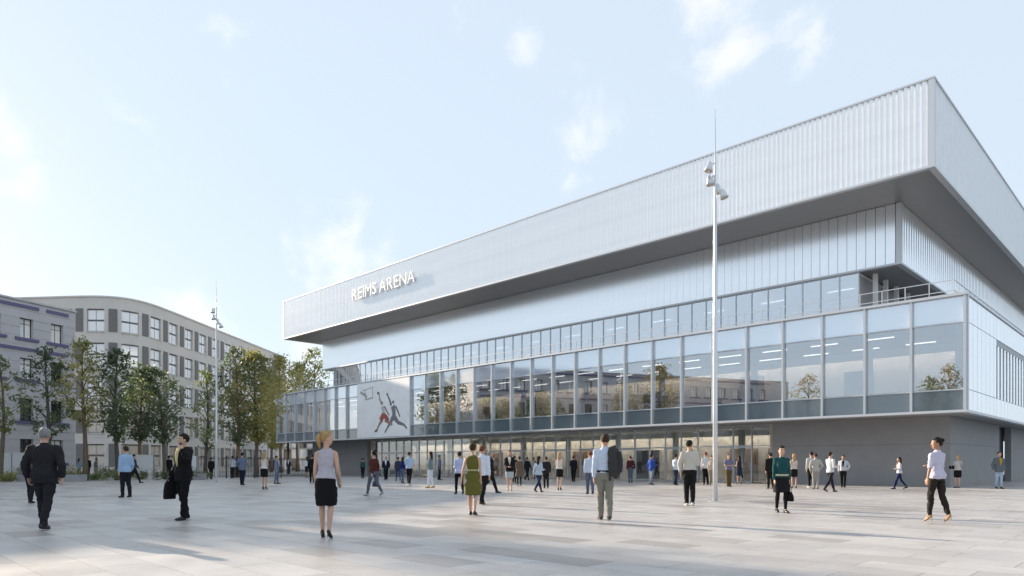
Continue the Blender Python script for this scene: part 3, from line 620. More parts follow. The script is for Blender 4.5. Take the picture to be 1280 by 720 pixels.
# beyond the frame, mirrored in the glass
tree(-34, 37.5, 14.2, 5.0, 3.0, 'yellow', 'yellow autumn tree mirrored in the middle of the glass front', 31, n=6200, size=.16)
tree(-37, 41.5, 12.5, 4.0, 2.4, 'light', 'green-yellow tree mirrored beside the yellow autumn tree', 32, n=4600, size=.16)
tree(-43, 27, 10.5, 3.2, 2.6, 'dark', 'dark round tree mirrored before the lavender block', 33, n=3600, size=.16)
tree(-30.6, 19, 12.6, 5.0, 2.6, 'yellow', 'thin brownish tree mirrored beyond the end of the lavender block', 34, n=2400, clumps=30, size=.14)
tree(-22.5, 6.2, 12.8, 4.5, 1.9, 'yellow', 'ragged tall tree mirrored in the last glass bay by the corner', 35, n=2600, size=.14)
tree(-23, 8.2, 11.3, 4.0, 2.2, 'mid', 'low bushy tree mirrored in the last glass bay by the corner', 36, n=3000, size=.14)
# planters, shrubs, hoarding and fence
M_PLANT = mat('planter_concrete', (.30, .31, .325), .75, 0, .08, 2)
for x0, x1, yy, lab in ((20, 38, 602, 'low grey concrete planter block at the foot of the white hoarding'), (79, 99, 602.5, 'low grey concrete planter block before the corner of the lavender block'), (243, 252, 600, 'small grey planter block beside the shaded lamp mast')):
    d = dep(yy); t = thing('planter', lab, 'planter', (at((x0 + x1) / 2, d), d, 0), 0, 'planters along the buildings'); wv = (x1 - x0) / F * d
    MB().box(-wv / 2, wv / 2, 0, .9, 0, .52).build('block', M_PLANT, t); MB().box(-wv / 2 + .08, wv / 2 - .08, .08, .82, .50, .545).build('soil', M_BARKD, t)
def shrub(x, y, w_, h, kind, label, seed, n=420):
    t = thing('shrub', label, 'shrub', (x, y, 0), 0, 'low shrubs along the plaza edge'); r = random.Random(seed); cen, spr = [], []; st = MB()
    for k in range(9):
        a = r.random() * 6.28; q = math.sqrt(r.random()) * w_ * .42; c = (q * math.cos(a), q * math.sin(a) * .7, h * r.uniform(.35, .72)); cen.append(c); spr.append(h * .42); st.loft([(c[0] * .3, c[1] * .3, -.01), c], [.015, .006], 4)
    st.build('stem', M_BARK, t); Vt, Fc = leaf_cloud(cen, spr, n, .07, seed, 1.0); Vt[:, 2] = np.abs(Vt[:, 2]); place('foliage', leaf_mesh('foliage', Vt, Fc, LEAF[kind], seed), t)
for i, (px, py, w_, h, kd, lb) in enumerate([
    (2, 602.5, 1.6, .6, 'mid', 'low green clump at the foot of the hoarding'), (11, 602, 1.5, .7, 'light', 'pale green clump beside the hoarding planter'), (26, 600, 1.6, 1.1, 'sage', 'silvery grass clump behind the hoarding planter'),
    (47, 601.5, 1.5, .8, 'mid', 'green clump between the two concrete planters'), (68, 601, 1.5, .9, 'sage', 'silvery grass clump at the lavender wall'), (88, 599.5, 1.6, 1.0, 'light', 'pale green grass behind the corner planter'), (108, 601.5, 1.6, .55, 'dark', 'low dark clump under the yellow-green tree'), (121, 601, 1.6, .6, 'mid', 'low green clump under the dark narrow tree'),
    (132, 600, 1.7, 1.0, 'sage', 'silvery bush beside the thin grey trunk'), (146, 600.5, 1.7, .9, 'mid', 'green bush before the short hoarding'), (170, 599.5, 1.7, .7, 'mid', 'low green bush before the short hoarding'), (194, 600, 1.7, .8, 'sage', 'silvery bush at the end of the short hoarding'),
    (206, 600, 1.6, .6, 'dark', 'dark low bush beneath the leaning tree'), (241, 600, 1.5, .9, 'sage', 'silvery bush at the small planter block'), (252, 599.5, 1.2, .6, 'mid', 'green tuft at the small planter block')]):
    shrub(at(px, dep(py)), dep(py) + .3, w_, h, kd, lb, 60 + i)
def hoarding(pa, pb, y, h, label):
    t = thing('hoarding', label, 'hoarding', (at(pa, y), y, 0), 0, 'white site hoardings'); W = (pb - pa) / F * y; n_ = max(1, round(W / 2.2))
    for i in range(n_): MB().box(i * W / n_ + .03, (i + 1) * W / n_ - .03, 0, .05, .08, h).build('panel', mat('hoarding_white', (.66, .67, .68), .5, 0, .04), t)
    for i in range(n_ + 1): MB().box(i * W / n_ - .04, i * W / n_ + .04, -.03, .08, 0, h + .06).build('post', M_PLANT, t)
    MB().box(-.02, W + .02, -.02, .07, h + .001, h + .05).build('top_rail', M_WHITEP, t)
hoarding(-60, 52, 55, 2.1, 'long white hoarding before the lavender block'); hoarding(150, 192, 56, 1.95, 'short white hoarding under the reddish-trunk tree'); hoarding(239, 246, 56, 1.85, 'narrow white hoarding panel beside the metal fence')
fx0, fx1, fy = at(246, 58), at(420, 66), 58
fen = thing('metal_fence', 'dark metal picket fence between the shaded mast and the arena', 'fence', (fx0, fy, 0), math.atan2(8, fx1 - fx0))
FL = math.hypot(8, fx1 - fx0); pk = boxmesh('picket', -.012, .012, -.012, .012, .06, 1.85, M_DARK)
for i in range(int(FL / .13)): place('picket', pk, fen, (i * .13, 0, 0))
for i in range(int(FL / 2.4) + 1): MB().box(i * 2.4 - .035, i * 2.4 + .035, -.036, .036, 0, 1.95).build('post', M_DARK, fen)
for z in (.2, 1.7): MB().box(0, FL, -.02, .02, z - .02, z + .02).build('rail', M_DARK, fen)
# ------------------------------------------------------------------ people
FOLD = bpy.data.textures.new('folds', 'CLOUDS'); FOLD.noise_scale = .085; FOLD.noise_depth = 2
def hexc(h): return tuple((int(h[i:i + 2], 16) / 255) ** 2.2 for i in (0, 2, 4))
def cloth(h): return mat('cloth_' + h, hexc(h), .85, 0, .06, 9, .15, 90, spec=.25)
SKIN = {'f': mat('skin_fair', (.50, .31, .225), .55, spec=.35), 't': mat('skin_tan', (.36, .20, .13), .55, spec=.35), 'd': mat('skin_dark', (.12, .065, .042), .5, spec=.4)}
HAIR = {k: mat('hair_' + k, c, .7, 0, .35, 30, .9, 110, spec=.2) for k, c in dict(dark=(.018, .014, .012), brown=(.05, .028, .016), grey=(.25, .25, .25), blonde=(.42, .27, .12), auburn=(.16, .055, .025), white=(.6, .6, .6)).items()}
def soft(o, vox, it=3, fold=0.0):
    m = o.modifiers.new('r', 'REMESH'); m.mode = 'VOXEL'; m.voxel_size = vox; m.use_smooth_shade = True
    s_ = o.modifiers.new('s', 'SMOOTH'); s_.factor = .5; s_.iterations = it
    if fold: d = o.modifiers.new('d', 'DISPLACE'); d.texture = FOLD; d.strength = fold; d.mid_level = .5; d.texture_coords = 'LOCAL'
    return o
ARMS = {'down': ((.13, -.04, -1), (.02, .16, -1)), 'fwd': ((.12, .40, -1), (.02, .62, -.9)), 'back': ((.16, -.42, -1), (.08, -.12, -1)), 'phone': ((.55, .55, -.55), (-.55, .10, .95)),
        'hip': ((.50, -.22, -1), (-.42, .45, -.75)), 'pocket': ((.34, -.18, -1), (-.12, .30, -1)), 'cross': ((.14, .10, -1), (-.95, .55, .18)), 'hold': ((.10, .02, -1), (-.15, 1, .12)), 'carry': ((.20, -.12, -1), (.04, .50, -.85)),
        'shoulder': ((.42, .30, -.80), (-.10, .45, .95)), 'behind': ((.25, -.35, -1), (-.75, -.25, -.55)), 'clasp': ((.14, .05, -1), (-.60, .75, -.35)), 'wide': ((.30, -.10, -1), (.18, .10, -1))}
def person(px, feet, head, rot, sex, top, bot, hair, arms, walk, label, skin='f', head_yaw=0, shoes=('flat', '1c1a19'), belt=None, fat=1.0, face=False, height=None, xy=None, z=0.0, inner=None):
    """top = (kind, colour); bot = (kind, colour); hair = (kind, colour); arms = (left, right); walk = stride in radians, sign says which leg leads"""
    if xy is None: y = dep(feet); x = at(px, y)
    else: x, y = xy
    H = height or min(1.95, max(1.60, CAM_H * (head and (feet - head)) / (feet - YH)))
    near = 0 if y < 22 and xy is None else 1 if y < 34 else 2
    vb, vc, ns = ((.0085, .014, 14), (.014, .019, 10), (.021, .024, 8))[near]; fold = (.034, .026, .014)[near]
    male = sex == 'm'; hs = shoes[0] == 'heel'; ah = .135 if hs else .075
    sx = (.178 if male else .150) * fat; hx = .088 if male else .092
    # legs
    legs = []
    for s_, sgn in ((-1, 1), (1, -1)):
        a = walk * sgn; lead = a > 0
        th = a * .95 if lead else a * .75; kn = .08 + (.10 * abs(walk) if lead else .75 * abs(walk))
        if walk == 0: th, kn = (.03, .05) if s_ < 0 else (.10, .14)
        k = Vector((0, math.sin(th) * .42, -math.cos(th) * .42)); an = k + Vector((0, math.sin(th - kn) * .42, -math.cos(th - kn) * .42)); legs.append((s_, k, an))
    hz = ah - min(l[2].z for l in legs); dz = hz - .915
    def Z(v): return v + dz
    mb = MB(); hands = []; J = {}
    tors = [(.84, .15, .11, 0), (.95, .168, .12, -.012), (1.04, .146, .105, 0), (1.13, .145, .10, .004), (1.25, .163, .112, .004), (1.36, .172, .108, -.004), (1.425, .150, .085, -.010), (1.47, .075, .062, -.016), (1.50, .056, .056, -.012)] if male else \
           [(.84, .155, .11, -.005), (.95, .175, .125, -.016), (1.04, .142, .100, -.004), (1.12, .120, .088, .002), (1.24, .138, .112, .016), (1.33, .146, .110, .010), (1.41, .128, .078, -.006), (1.465, .062, .055, -.014), (1.50, .047, .047, -.010)]
    tors = [(a, b * fat, c * fat, d) for a, b, c, d in tors]
    def torso(m_, grow, z0, z1, flare=0.0, extra=()):
        rows = [t for t in tors if z0 - 1e-3 <= t[0] <= z1 + 1e-3]; rows = list(extra) + rows
        m_.loft([(0, r_[3], Z(r_[0])) for r_ in rows], [(r_[1] + grow, r_[2] + grow) for r_ in rows], 18, (0, 1, 0), power=2.3)
    torso(mb, -.024, .84, 1.5)
    for s_, k, an in legs:
        h0 = Vector((s_ * hx, 0, hz)); kk = h0 + k; aa = h0 + an; kk.x = s_ * hx * .92; aa.x = s_ * hx * .80
        J['hip', s_], J['knee', s_], J['ank', s_] = h0, kk, aa
        lift = aa.z - ah; pitch = min(.9, lift / .20) + (.62 if hs else 0); fd = Vector((s_ * .10, math.cos(pitch), -math.sin(pitch))).normalized(); J['fd', s_] = fd
        w = (1.0 if male else .97) * (.82 if bot[0] in ('trousers', 'jeans', 'leggings') else 1)
        mb.loft([h0 + Vector((0, 0, -.0)), h0.lerp(kk, .35), h0.lerp(kk, .7), kk, kk.lerp(aa, .3) + Vector((0, -.012, 0)), kk.lerp(aa, .65), aa], [.080 * w, .078 * w, .062 * w, .050 * w, .054 * w, .041 * w, .032 * w], ns, (0, 1, 0))
        heel = aa + Vector((0, -.03, -.045)); mb.loft([aa + Vector((0, 0, .02)), aa + fd * .05 - Vector((0, 0, .03)), aa + fd * .13 - Vector((0, 0, .048))], [.034, .033, .022], ns)
    for s_, nm in ((-1, arms[0]), (1, arms[1])):
        ud, fdv = ARMS[nm]; ud = Vector((ud[0] * s_, ud[1], ud[2])).normalized(); fdv = Vector((fdv[0] * s_, fdv[1], fdv[2])).normalized()
        sh_ = Vector((s_ * sx, -.010, Z(1.398))); el = sh_ + ud * .285; wr = el + fdv * .245; J['sh', s_], J['el', s_], J['wr', s_] = sh_, el, wr
        w = (1.0 if male else .84) * (.85 if top[0] in ('sweater', 'jacket', 'coat') or (top[0] == 'shirt' and len(top) < 3) else 1)
        mb.loft([sh_ + Vector((-s_ * .05, 0, .01)), sh_ + ud * .02, sh_.lerp(el, .35), sh_.lerp(el, .8), el], [.045 * w, .054 * w, .050 * w, .040 * w, .037 * w], ns); mb.ball(el, .037 * w, 10, 7); mb.loft([el, el.lerp(wr, .3), el.lerp(wr, .7), wr], [.037 * w, .040 * w, .031 * w, .025 * w], ns)
        # hand: palm, four unequal bent fingers, thumb from the side of the palm
        side = Vector((0, 1, 0)) - fdv * fdv.y
        if side.length < .3: side = Vector((-s_, 0, 0)) - fdv * (-s_ * fdv.x)
        side.normalize(); nrm = fdv.cross(side).normalized(); inw = nrm if nrm.x * s_ < 0 else -nrm
        mb.loft([wr - fdv * .01, wr + fdv * .03, wr + fdv * .085], [(.017, .026), (.016, .038), (.014, .040)], ns, side)
        if near < 2:
            for q, (off_, ln) in enumerate(((.030, .070), (.010, .078), (-.010, .073), (-.029, .058))):
                b = wr + fdv * .075 + side * off_; m1 = b + fdv * ln * .5 + inw * .006; e = m1 + fdv * ln * .42 + inw * .026; mb.loft([b, m1, e], [.0095, .009, .007], 6)
            b = wr + fdv * .025 + side * .03; mb.loft([b, b + fdv * .028 + side * .026 + inw * .008, b + fdv * .062 + side * .030 + inw * .020], [.013, .0105, .008], 6)
        else: mb.loft([wr + fdv * .08, wr + fdv * .125 + inw * .008, wr + fdv * .16 + inw * .025], [(.014, .036), (.012, .032), (.010, .02)], 8, side)
        J['hand', s_] = wr + fdv * .09; J['f', s_] = fdv
    # neck and head, turned by head_yaw
    cy, sy_ = math.cos(R(head_yaw)), math.sin(R(head_yaw))
    def hd(x_, y_, z_): return (x_ * cy - y_ * sy_, x_ * sy_ + y_ * cy, Z(z_))
    nk = .056 if male else .046
    mb.loft([(0, -.018, Z(1.44)), (0, -.012, Z(1.50)), hd(0, .0, 1.57)], [nk * 1.15, nk, nk * .95], ns)
    hr = [(1.518, .026, .030, .052), (1.532, .043, .046, .045), (1.56, .060, .072, .026), (1.60, .069, .088, .014), (1.645, .0745, .097, .006), (1.69, .073, .095, .000), (1.722, .060, .078, -.004), (1.743, .036, .046, -.006), (1.75, .010, .012, -.006)]
    hm = MB().loft([(0, r_[3], Z(r_[0])) for r_ in hr], [(r_[1], r_[2]) for r_ in hr], 20 if near < 2 else 12, (0, 1, 0), power=2.2)
    hm.loft([(0, .094, Z(1.650)), (0, .102, Z(1.628)), (0, .111, Z(1.607)), (0, .098, Z(1.598))], [.008, .011, .015, .010], 8, (1, 0, 0))
    for s_ in (-1, 1): hm.ball((s_ * .077, -.005, Z(1.625)), (.012, .020, .030), 8, 6)
    hm.loft([(-.024, .097, Z(1.567)), (0, .098, Z(1.567)), (.024, .097, Z(1.567))], [.006, .009, .006], 6)
    hm.v = [(x_ * cy - y_ * sy_, x_ * sy_ + y_ * cy, z_) for x_, y_, z_ in hm.v]; mb.add(hm.v, hm.f)
    body = mb.build('person', SKIN[skin], None); tag(body, label, 'person', 'people on the plaza' if xy is None else 'people inside the arena')
    body.location = (x, y, z); body.rotation_euler = (0, 0, R(rot)); body.scale = (H / 1.75,) * 3; soft(body, vb, 2)
    def child(m_, nm, ma, vox=None, fold_=0.0, smooth=True, it=3):
        o = m_.build(nm, ma, body, smooth=smooth)
        if vox: soft(o, vox, it, fold_)
        return o
    # upper clothes
    tk, tc_ = top[0], top[1]; g_ = {'shirt': .012, 'sweater': .018, 'jacket': .024, 'coat': .032, 'tank': .010, 'dress': .010, 'tee': .012}[tk]
    tm = MB(); low_ = {'shirt': .95, 'sweater': .95, 'jacket': .84, 'coat': .84, 'tank': .95, 'dress': .84, 'tee': .95}[tk]
    bw_ = tors[1][1]
    ext = []
    if tk == 'jacket': ext = [(.80, bw_ + .012, .118, -.004)]
    if tk == 'coat': ext = [(.56, bw_ + .045, .16, 0), (.70, bw_ + .022, .135, 0)]
    if tk == 'dress': ext = [(.50, bw_ + .020, .155, -.01), (.62, bw_ + .020, .145, -.012), (.74, bw_ + .014, .13, -.012)]
    if tk in ('shirt', 'tee') and bot[0] != 'skirt' and not belt: ext = [(.885, bw_ + .006, .118, -.006)]
    if tk in ('tank', 'dress', 'tee'): torso(tm, g_, low_, 1.475, extra=ext)
    else: torso(tm, g_, low_, 1.475, extra=ext)
    if tk in ('shirt', 'sweater', 'jacket', 'coat', 'tee'):
        for s_ in (-1, 1):
            a, b, c = J['sh', s_], J['el', s_], J['wr', s_]; w = (1.0 if male else .86); q = g_ * .75
            if tk == 'tee' or (len(top) > 2 and top[2] == 'short'):
                e = b.lerp(a, .35) if tk == 'tee' else b.lerp(c, .12); tm.loft([a + Vector((-s_ * .06, 0, .012)), a, a.lerp(e, .5), e], [.05 * w + q, .060 * w + q, .056 * w + q, .050 * w + q], ns)
            else: tm.loft([a + Vector((-s_ * .06, 0, .012)), a + Vector((0, 0, .002)), a.lerp(b, .4), b], [.05 * w + q, .060 * w + q, .054 * w + q, .047 * w + q], ns); tm.ball(b, .047 * w + q, 10, 7); tm.loft([b, b.lerp(c, .5), b.lerp(c, .97)], [.046 * w + q, .043 * w + q, .036 * w + q], ns)
    if tk in ('shirt', 'jacket', 'coat'): tm.loft([(0, -.016, Z(1.465)), (0, -.014, Z(1.505))], [(nk + .020, nk + .022), (nk + .010, nk + .012)], 12)
    child(tm, {'tank': 'top', 'tee': 'top', 'dress': 'dress'}.get(tk, tk), cloth(tc_), vc if tk != 'tank' else vc * .8, fold, it=2)
    if tk == 'jacket' or inner:           # shirt showing between the lapels
        sm = MB(); yf = .112 * fat + g_ + .006
        sm.loft([(0, yf - .020, Z(1.10)), (0, yf + .004, Z(1.25)), (0, yf - .006, Z(1.38)), (0, yf - .05, Z(1.47))], [(.018, .012), (.045, .014), (.062, .016), (.055, .020)], 10)
        so = child(sm, 'shirt_front', cloth(inner or 'dfe3e8'))
    if belt:
        bm = MB(); t0 = tors[1]; rz_ = 1.0 if tk != 'dress' else 1.10
        r1 = (.158 if male else .160) * fat if tk != 'dress' else .122; bm.loft([(0, -.008, Z(rz_ - .022)), (0, -.008, Z(rz_ + .022))], [(r1 + g_ + .008, .112 * fat + g_ + .006), (r1 + g_ + .004, .110 * fat + g_ + .006)], 20, power=2.3); child(bm, 'belt', cloth(belt))
    # lower clothes
    if bot[0] in ('trousers', 'leggings', 'jeans'):
        lmb = MB(); q = {'trousers': .020, 'jeans': .011, 'leggings': .005}[bot[0]]; torso(lmb, .006 if bot[0] == 'leggings' else .010, .84, 1.04)
        for s_ in (-1, 1):
            h0, kk, aa = J['hip', s_], J['knee', s_], J['ank', s_]; e = kk.lerp(aa, 1.0) - Vector((0, 0, .03 if bot[0] == 'trousers' else 0)); wm = .060 if bot[0] == 'trousers' else .043 if bot[0] == 'jeans' else .036
            lmb.loft([h0 + Vector((0, -.004, .02)), h0.lerp(kk, .3), h0.lerp(kk, .7), kk, kk.lerp(aa, .4) + Vector((0, -.008, 0)), kk.lerp(aa, .75), e], [.088 + q * .6, .080 + q, .064 + q, .054 + q, max(.055 + q * .7, wm), max(.045 + q * .6, wm), max(.036 + q * .5, wm)], ns)
        child(lmb, 'trousers', cloth(bot[1]), vc, fold * 1.2, it=2)
    elif bot[0] == 'skirt':
        sm = MB(); hem = bot[2] if len(bot) > 2 else .50; fl = .04 if len(bot) > 3 else .0
        sm.loft([(0, 0, Z(hem)), (0, -.004, Z((hem + .84) / 2)), (0, -.012, Z(.90)), (0, -.006, Z(1.00)), (0, 0, Z(1.06))], [(bw_ - .002 + fl, .128 + fl), (bw_ + .012 + fl * .6, .130 + fl * .5), (bw_ + .012, .128), (.156, .112), (.142, .104)], 20, power=2.3); child(sm, 'skirt', cloth(bot[1]), vc, fold * .7, it=2)
        if bot[0] == 'skirt' and len(bot) > 4 or (len(bot) > 3 and bot[3] == 'tights'):
            lmb = MB()
            for s_ in (-1, 1):
                h0, kk, aa = J['hip', s_], J['knee', s_], J['ank', s_]; lmb.loft([h0.lerp(kk, .3), h0.lerp(kk, .7), kk, kk.lerp(aa, .3) + Vector((0, -.012, 0)), kk.lerp(aa, .65), aa], [.080, .066, .055, .058, .046, .037], ns)
            child(lmb, 'tights', cloth('17161a'), vc)
    # shoes
    for s_ in (-1, 1):
        aa, fd = J['ank', s_], J['fd', s_]; sm = MB(); dn = Vector((0, 0, -1)); upv = fd.cross(Vector((1, 0, 0))); upv = upv if upv.z > 0 else -upv
        sole = aa - upv * (.052 if not hs else .045)
        if hs:
            sm.loft([sole - fd * .040 + upv * .02, sole - fd * .01 + upv * .012, sole + fd * .07, sole + fd * .135 + upv * .004, sole + fd * .18 + upv * .012], [(.020, .026), (.033, .024), (.034, .020), (.036, .018), (.014, .010)], 10, upv)
            hb = sole - fd * .028; sm.loft([hb, Vector((hb.x, hb.y - .012, max(.002, hb.z - .085 if hb.z > .12 else .004)))], [.014, .006], 8)
        else:
            sm.loft([sole - fd * .065 + upv * .022, sole - fd * .045 + upv * .022, sole + upv * .030, sole + fd * .09 + upv * .012, sole + fd * .165 + upv * .004, sole + fd * .20 + upv * .004], [(.020, .022), (.036, .040), (.041, .050), (.045, .034), (.040, .024), (.018, .014)], 12, upv, power=2.4)
        child(sm, 'shoe', mat('leather_' + shoes[1], hexc(shoes[1]), .4))
    # hair
    hk, hc = hair
    if hk != 'bald':
        hmb = MB(); seg, rg = (22, 14) if near < 2 else (14, 10); hmb.ball((0, 0, 0), 1.0, seg, rg)
        nv = []
        for x_, y_, z_ in hmb.v:
            f = y_ > .34 and z_ < .34 - .1 * (1 - y_); ear = abs(x_) > .45 and z_ < -.20 and y_ > -.15; nape = z_ < -.72
            k = 1.0 + (.03 * math.sin(x_ * 9 + y_ * 7 + px) + .03 * math.sin(z_ * 11 + x_ * 5 + px) + .02 * math.sin(x_ * 23 + z_ * 17)) * (1 if near < 2 else .5)
            if f: k *= .72
            elif hk in ('short', 'bun', 'pony') and ear: k *= .80
            elif hk == 'short' and nape and y_ > -.9: k *= .86
            nv.append((x_ * .090 * k, (y_ * .113 - .008) * k, Z(1.655) + (z_ * .112 + (.010 if male else .014)) * k))
        hmb.v = nv
        if hk in ('long', 'bob'):
            e = 1.36 if hk == 'long' else 1.50
            hmb.loft([(0, -.055, Z(1.68)), (0, -.065, Z(1.60)), (0, -.075, Z(1.50)), (.0, -.085, Z((e + 1.48) / 2)), (0, -.085, Z(e))], [(.075, .045), (.085, .050), (.088, .045), (.080, .035), (.05, .02)], 12)
        if hk == 'pony': hmb.loft([(0, -.06, Z(1.69)), (0, -.115, Z(1.695)), (0, -.138, Z(1.65)), (0, -.130, Z(1.55)), (0, -.110, Z(1.46))], [.034, .036, .040, .034, .010], 10)
        if hk == 'bun': hmb.ball((0, -.105, Z(1.71)), (.050, .045, .046), 12, 9)
        if hk == 'topbun': hmb.ball((0, -.06, Z(1.775)), (.042, .042, .042), 12, 9)
        hmb.v = [(x_ * cy - y_ * sy_, x_ * sy_ + y_ * cy, z_) for x_, y_, z_ in hmb.v]; child(hmb, 'hair', HAIR[hc])
    if face:
        for s_ in (-1, 1):
            e = MB().ball((0, 0, 0), (.014, .007, .008), 10, 6); e.v = [hd(a + s_ * .030, b + .0905, c + 1.640) for a, b, c in e.v]; eo = child(e, 'eye', mat('eye_white', (.55, .53, .5), .3))
            e = MB().ball((0, 0, 0), (.0065, .004, .0068), 8, 6); e.v = [hd(a + s_ * .030, b + .0955, c + 1.640) for a, b, c in e.v]; child(e, 'iris', mat('iris', (.03, .02, .015), .2))
            e = MB().loft([(-.020, .0, 0), (0, .004, .006), (.020, 0, .002)], [.0045, .005, .003], 6); e.v = [hd(a + s_ * .030, b + .093, c + 1.662) for a, b, c in e.v]; child(e, 'eyebrow', HAIR[hc])
        e = MB().loft([(-.024, .0, 0), (0, .008, .001), (.024, 0, 0)], [.004, .0075, .004], 8); e.v = [hd(a, b + .097, c + 1.567) for a, b, c in e.v]; child(e, 'mouth', mat('lips', (.32, .10, .085), .45))
    W = Matrix.Translation((x, y, z)) @ Matrix.Rotation(R(rot), 4, 'Z') @ Matrix.Diagonal((H / 1.75, H / 1.75, H / 1.75, 1))
    return {k: W @ v for k, v in J.items() if k[0] in ('hand', 'wr', 'sh', 'el')}, W, Z
NV, BK, CH_, WH, LB, GR = '232838', '17161a', '2a2a2e', 'd9dbe0', 'a9bdd6', '6f747c'
HB = ('heel', '1a1716')
P = person
# near figures
J1 = P(56, 662, 535, 8, 'm', ('jacket', '26262a'), ('trousers', '242428'), ('short', 'grey'), ('pocket', 'pocket'), .20, 'stocky grey-haired man in a charcoal suit strolling with hands in pockets', fat=1.16, head_yaw=25)
P(39, 629, 560, 0, 'm', ('jacket', '1f2026'), ('trousers', '1f2026'), ('short', 'dark'), ('down', 'down'), .12, 'man in a dark suit almost hidden behind the stocky grey-haired man')
J6 = P(229, 650, 543, 150, 'm', ('jacket', '141418'), ('trousers', '121216'), ('short', 'dark'), ('phone', 'carry'), .10, 'man in a black suit holding a phone to his face', skin='f', fat=1.08, head_yaw=-15, face=True, inner='c9b98a')
J18 = P(408, 673, 544, 0, 'f', ('tank', 'a8a4ad'), ('skirt', '17161a', .50), ('pony', 'blonde'), ('down', 'carry'), .09, 'blonde woman with a ponytail in a grey sleeveless top and black skirt', head_yaw=-60, shoes=HB)
J27 = P(591, 644, 554, -6, 'f', ('dress', '5c5a2c'), ('none', ''), ('bun', 'brown'), ('wide', 'down'), .18, 'woman in a belted olive green dress walking away', shoes=('flat', '1a1716'), belt='a09a70')
J41 = P(756, 650, 543, 0, 'm', ('shirt', 'b9c4d6'), ('trousers', '7c7a70'), ('short', 'brown'), ('down', 'shoulder'), .16, 'man in a pale blue shirt and grey trousers with a jacket over his shoulder', belt='2a241f', shoes=('flat', '33271d'))
J46 = P(862, 632, 550, -12, 'm', ('sweater', 'b5b1a8'), ('trousers', '1a191b'), ('short', 'dark'), ('pocket', 'hold'), .10, 'man in a cream sweater, black trousers and white trainers', head_yaw=-35, shoes=('flat', 'd8d6ce'))
J53 = P(977, 641, 559, 178, 'f', ('sweater', '1c4648'), ('skirt', '1b1a1d', .54, 'tights', 1), ('bun', 'dark'), ('down', 'down'), .14, 'woman in a teal sweater with a belted black skirt and black tights', face=True, belt='b7a98c', height=1.70)
J60 = P(1171, 652, 551, 18, 'f', ('shirt', 'b9b6c8', 'short'), ('jeans', '2b2724'), ('bun', 'dark'), ('wide', 'cross'), .20, 'woman in a lavender shirt and dark trousers with a dark bun', skin='t', head_yaw=55, shoes=('heel', '9a7d55'))
# middle and far figures
P(157, 622, 558, 62, 'm', ('shirt', '93abcb'), ('trousers', '1e1f26'), ('short', 'brown'), ('down', 'carry'), .12, 'man in a light blue shirt standing side-on in the shade')
P(168, 603.7, 567, -60, 'm', ('shirt', '3b4048'), ('trousers', '1d1e24'), ('short', 'dark'), ('fwd', 'back'), .45, 'man in dark clothes striding past behind the light blue shirt')
P(183, 597.5, 569, 5, 'm', ('shirt', '8fb0b8'), ('trousers', '191a1e'), ('short', 'dark'), ('down', 'down'), .08, 'man in a turquoise shirt before the short white hoarding')
P(211, 598.5, 570, 20, 'm', ('jacket', '1b1c24'), ('trousers', '1b1c24'), ('short', 'dark'), ('down', 'down'), .1, 'man in a dark suit beneath the leaning tree')
P(99, 599, 573, -50, 'f', ('shirt', '86a6c6'), ('jeans', '2c3a58'), ('long', 'dark'), ('fwd', 'back'), .4, 'woman in a blue shirt and jeans walking by the corner planter')
P(110, 598, 571, 170, 'm', ('jacket', '1f2027'), ('trousers', '1f2027'), ('short', 'dark'), ('down', 'down'), 0, 'man in a dark suit under the yellow-green tree')
P(120, 598, 572, 150, 'f', ('shirt', '5f6f86'), ('skirt', '8c8170', .5), ('bob', 'brown'), ('cross', 'cross'), 0, 'woman in a slate shirt and beige skirt under the yellow-green tree')
P(264, 599, 572, 0, 'm', ('jacket', '1a1b1f'), ('trousers', '1a1b1f'), ('short', 'dark'), ('down', 'down'), .1, 'man in a black suit beside the shaded lamp mast')
P(290.5, 598, 569, 40, 'm', ('shirt', 'd5d9df'), ('trousers', '17181c'), ('short', 'dark'), ('hold', 'down'), 0, 'man in a white shirt and black trousers before the metal fence')
P(296.5, 597, 571, -30, 'f', ('shirt', '2a2c33'), ('trousers', '17181c'), ('long', 'dark'), ('down', 'down'), 0, 'woman in black behind the white-shirted man by the fence')
P(303, 606.5, 566, -5, 'm', ('jacket', '606a80'), ('trousers', '1c1e30'), ('short', 'dark'), ('hip', 'hold'), .06, 'man in a blue-grey blazer and navy trousers')
P(330.5, 612, 567, -15, 'f', ('tank', 'c9c4bc'), ('skirt', '19181b', .56), ('long', 'blonde'), ('cross', 'cross'), 0, 'blonde woman in a cream top and black skirt in the shade', shoes=HB)
P(346, 605, 570, -80, 'm', ('jacket', '66748a'), ('trousers', '5d6a80'), ('short', 'brown'), ('hold', 'down'), .1, 'man in a grey-blue suit seen from the side')
P(361, 593, 573, 180, 'm', ('jacket', '2a2d38'), ('trousers', '2a2d38'), ('short', 'brown'), ('down', 'down'), 0, 'man in a dark suit standing before the fence under the arena end')
P(384, 597, 571, 30, 'f', ('shirt', 'cfd3d8'), ('skirt', '23232a', .5), ('long', 'brown'), ('down', 'down'), .1, 'woman in a white blouse beside the arena end wall')
P(390, 603.5, 568, 20, 'm', ('jacket', '17181c'), ('trousers', '17181c'), ('short', 'dark'), ('down', 'down'), .2, 'man in a black suit beside the blonde woman with the ponytail')
P(453.5, 598, 573, 0, 'f', ('sweater', '274a4c'), ('trousers', '17191c'), ('short', 'dark'), ('down', 'down'), .06, 'figure in a green jumper before the grey end wall')
J20 = P(467, 620, 562, 52, 'f', ('sweater', '4e2724'), ('jeans', '565c68'), ('topbun', 'dark'), ('back', 'carry'), .42, 'woman in a maroon jacket and grey jeans walking with a handbag', shoes=('flat', 'a39d95'))
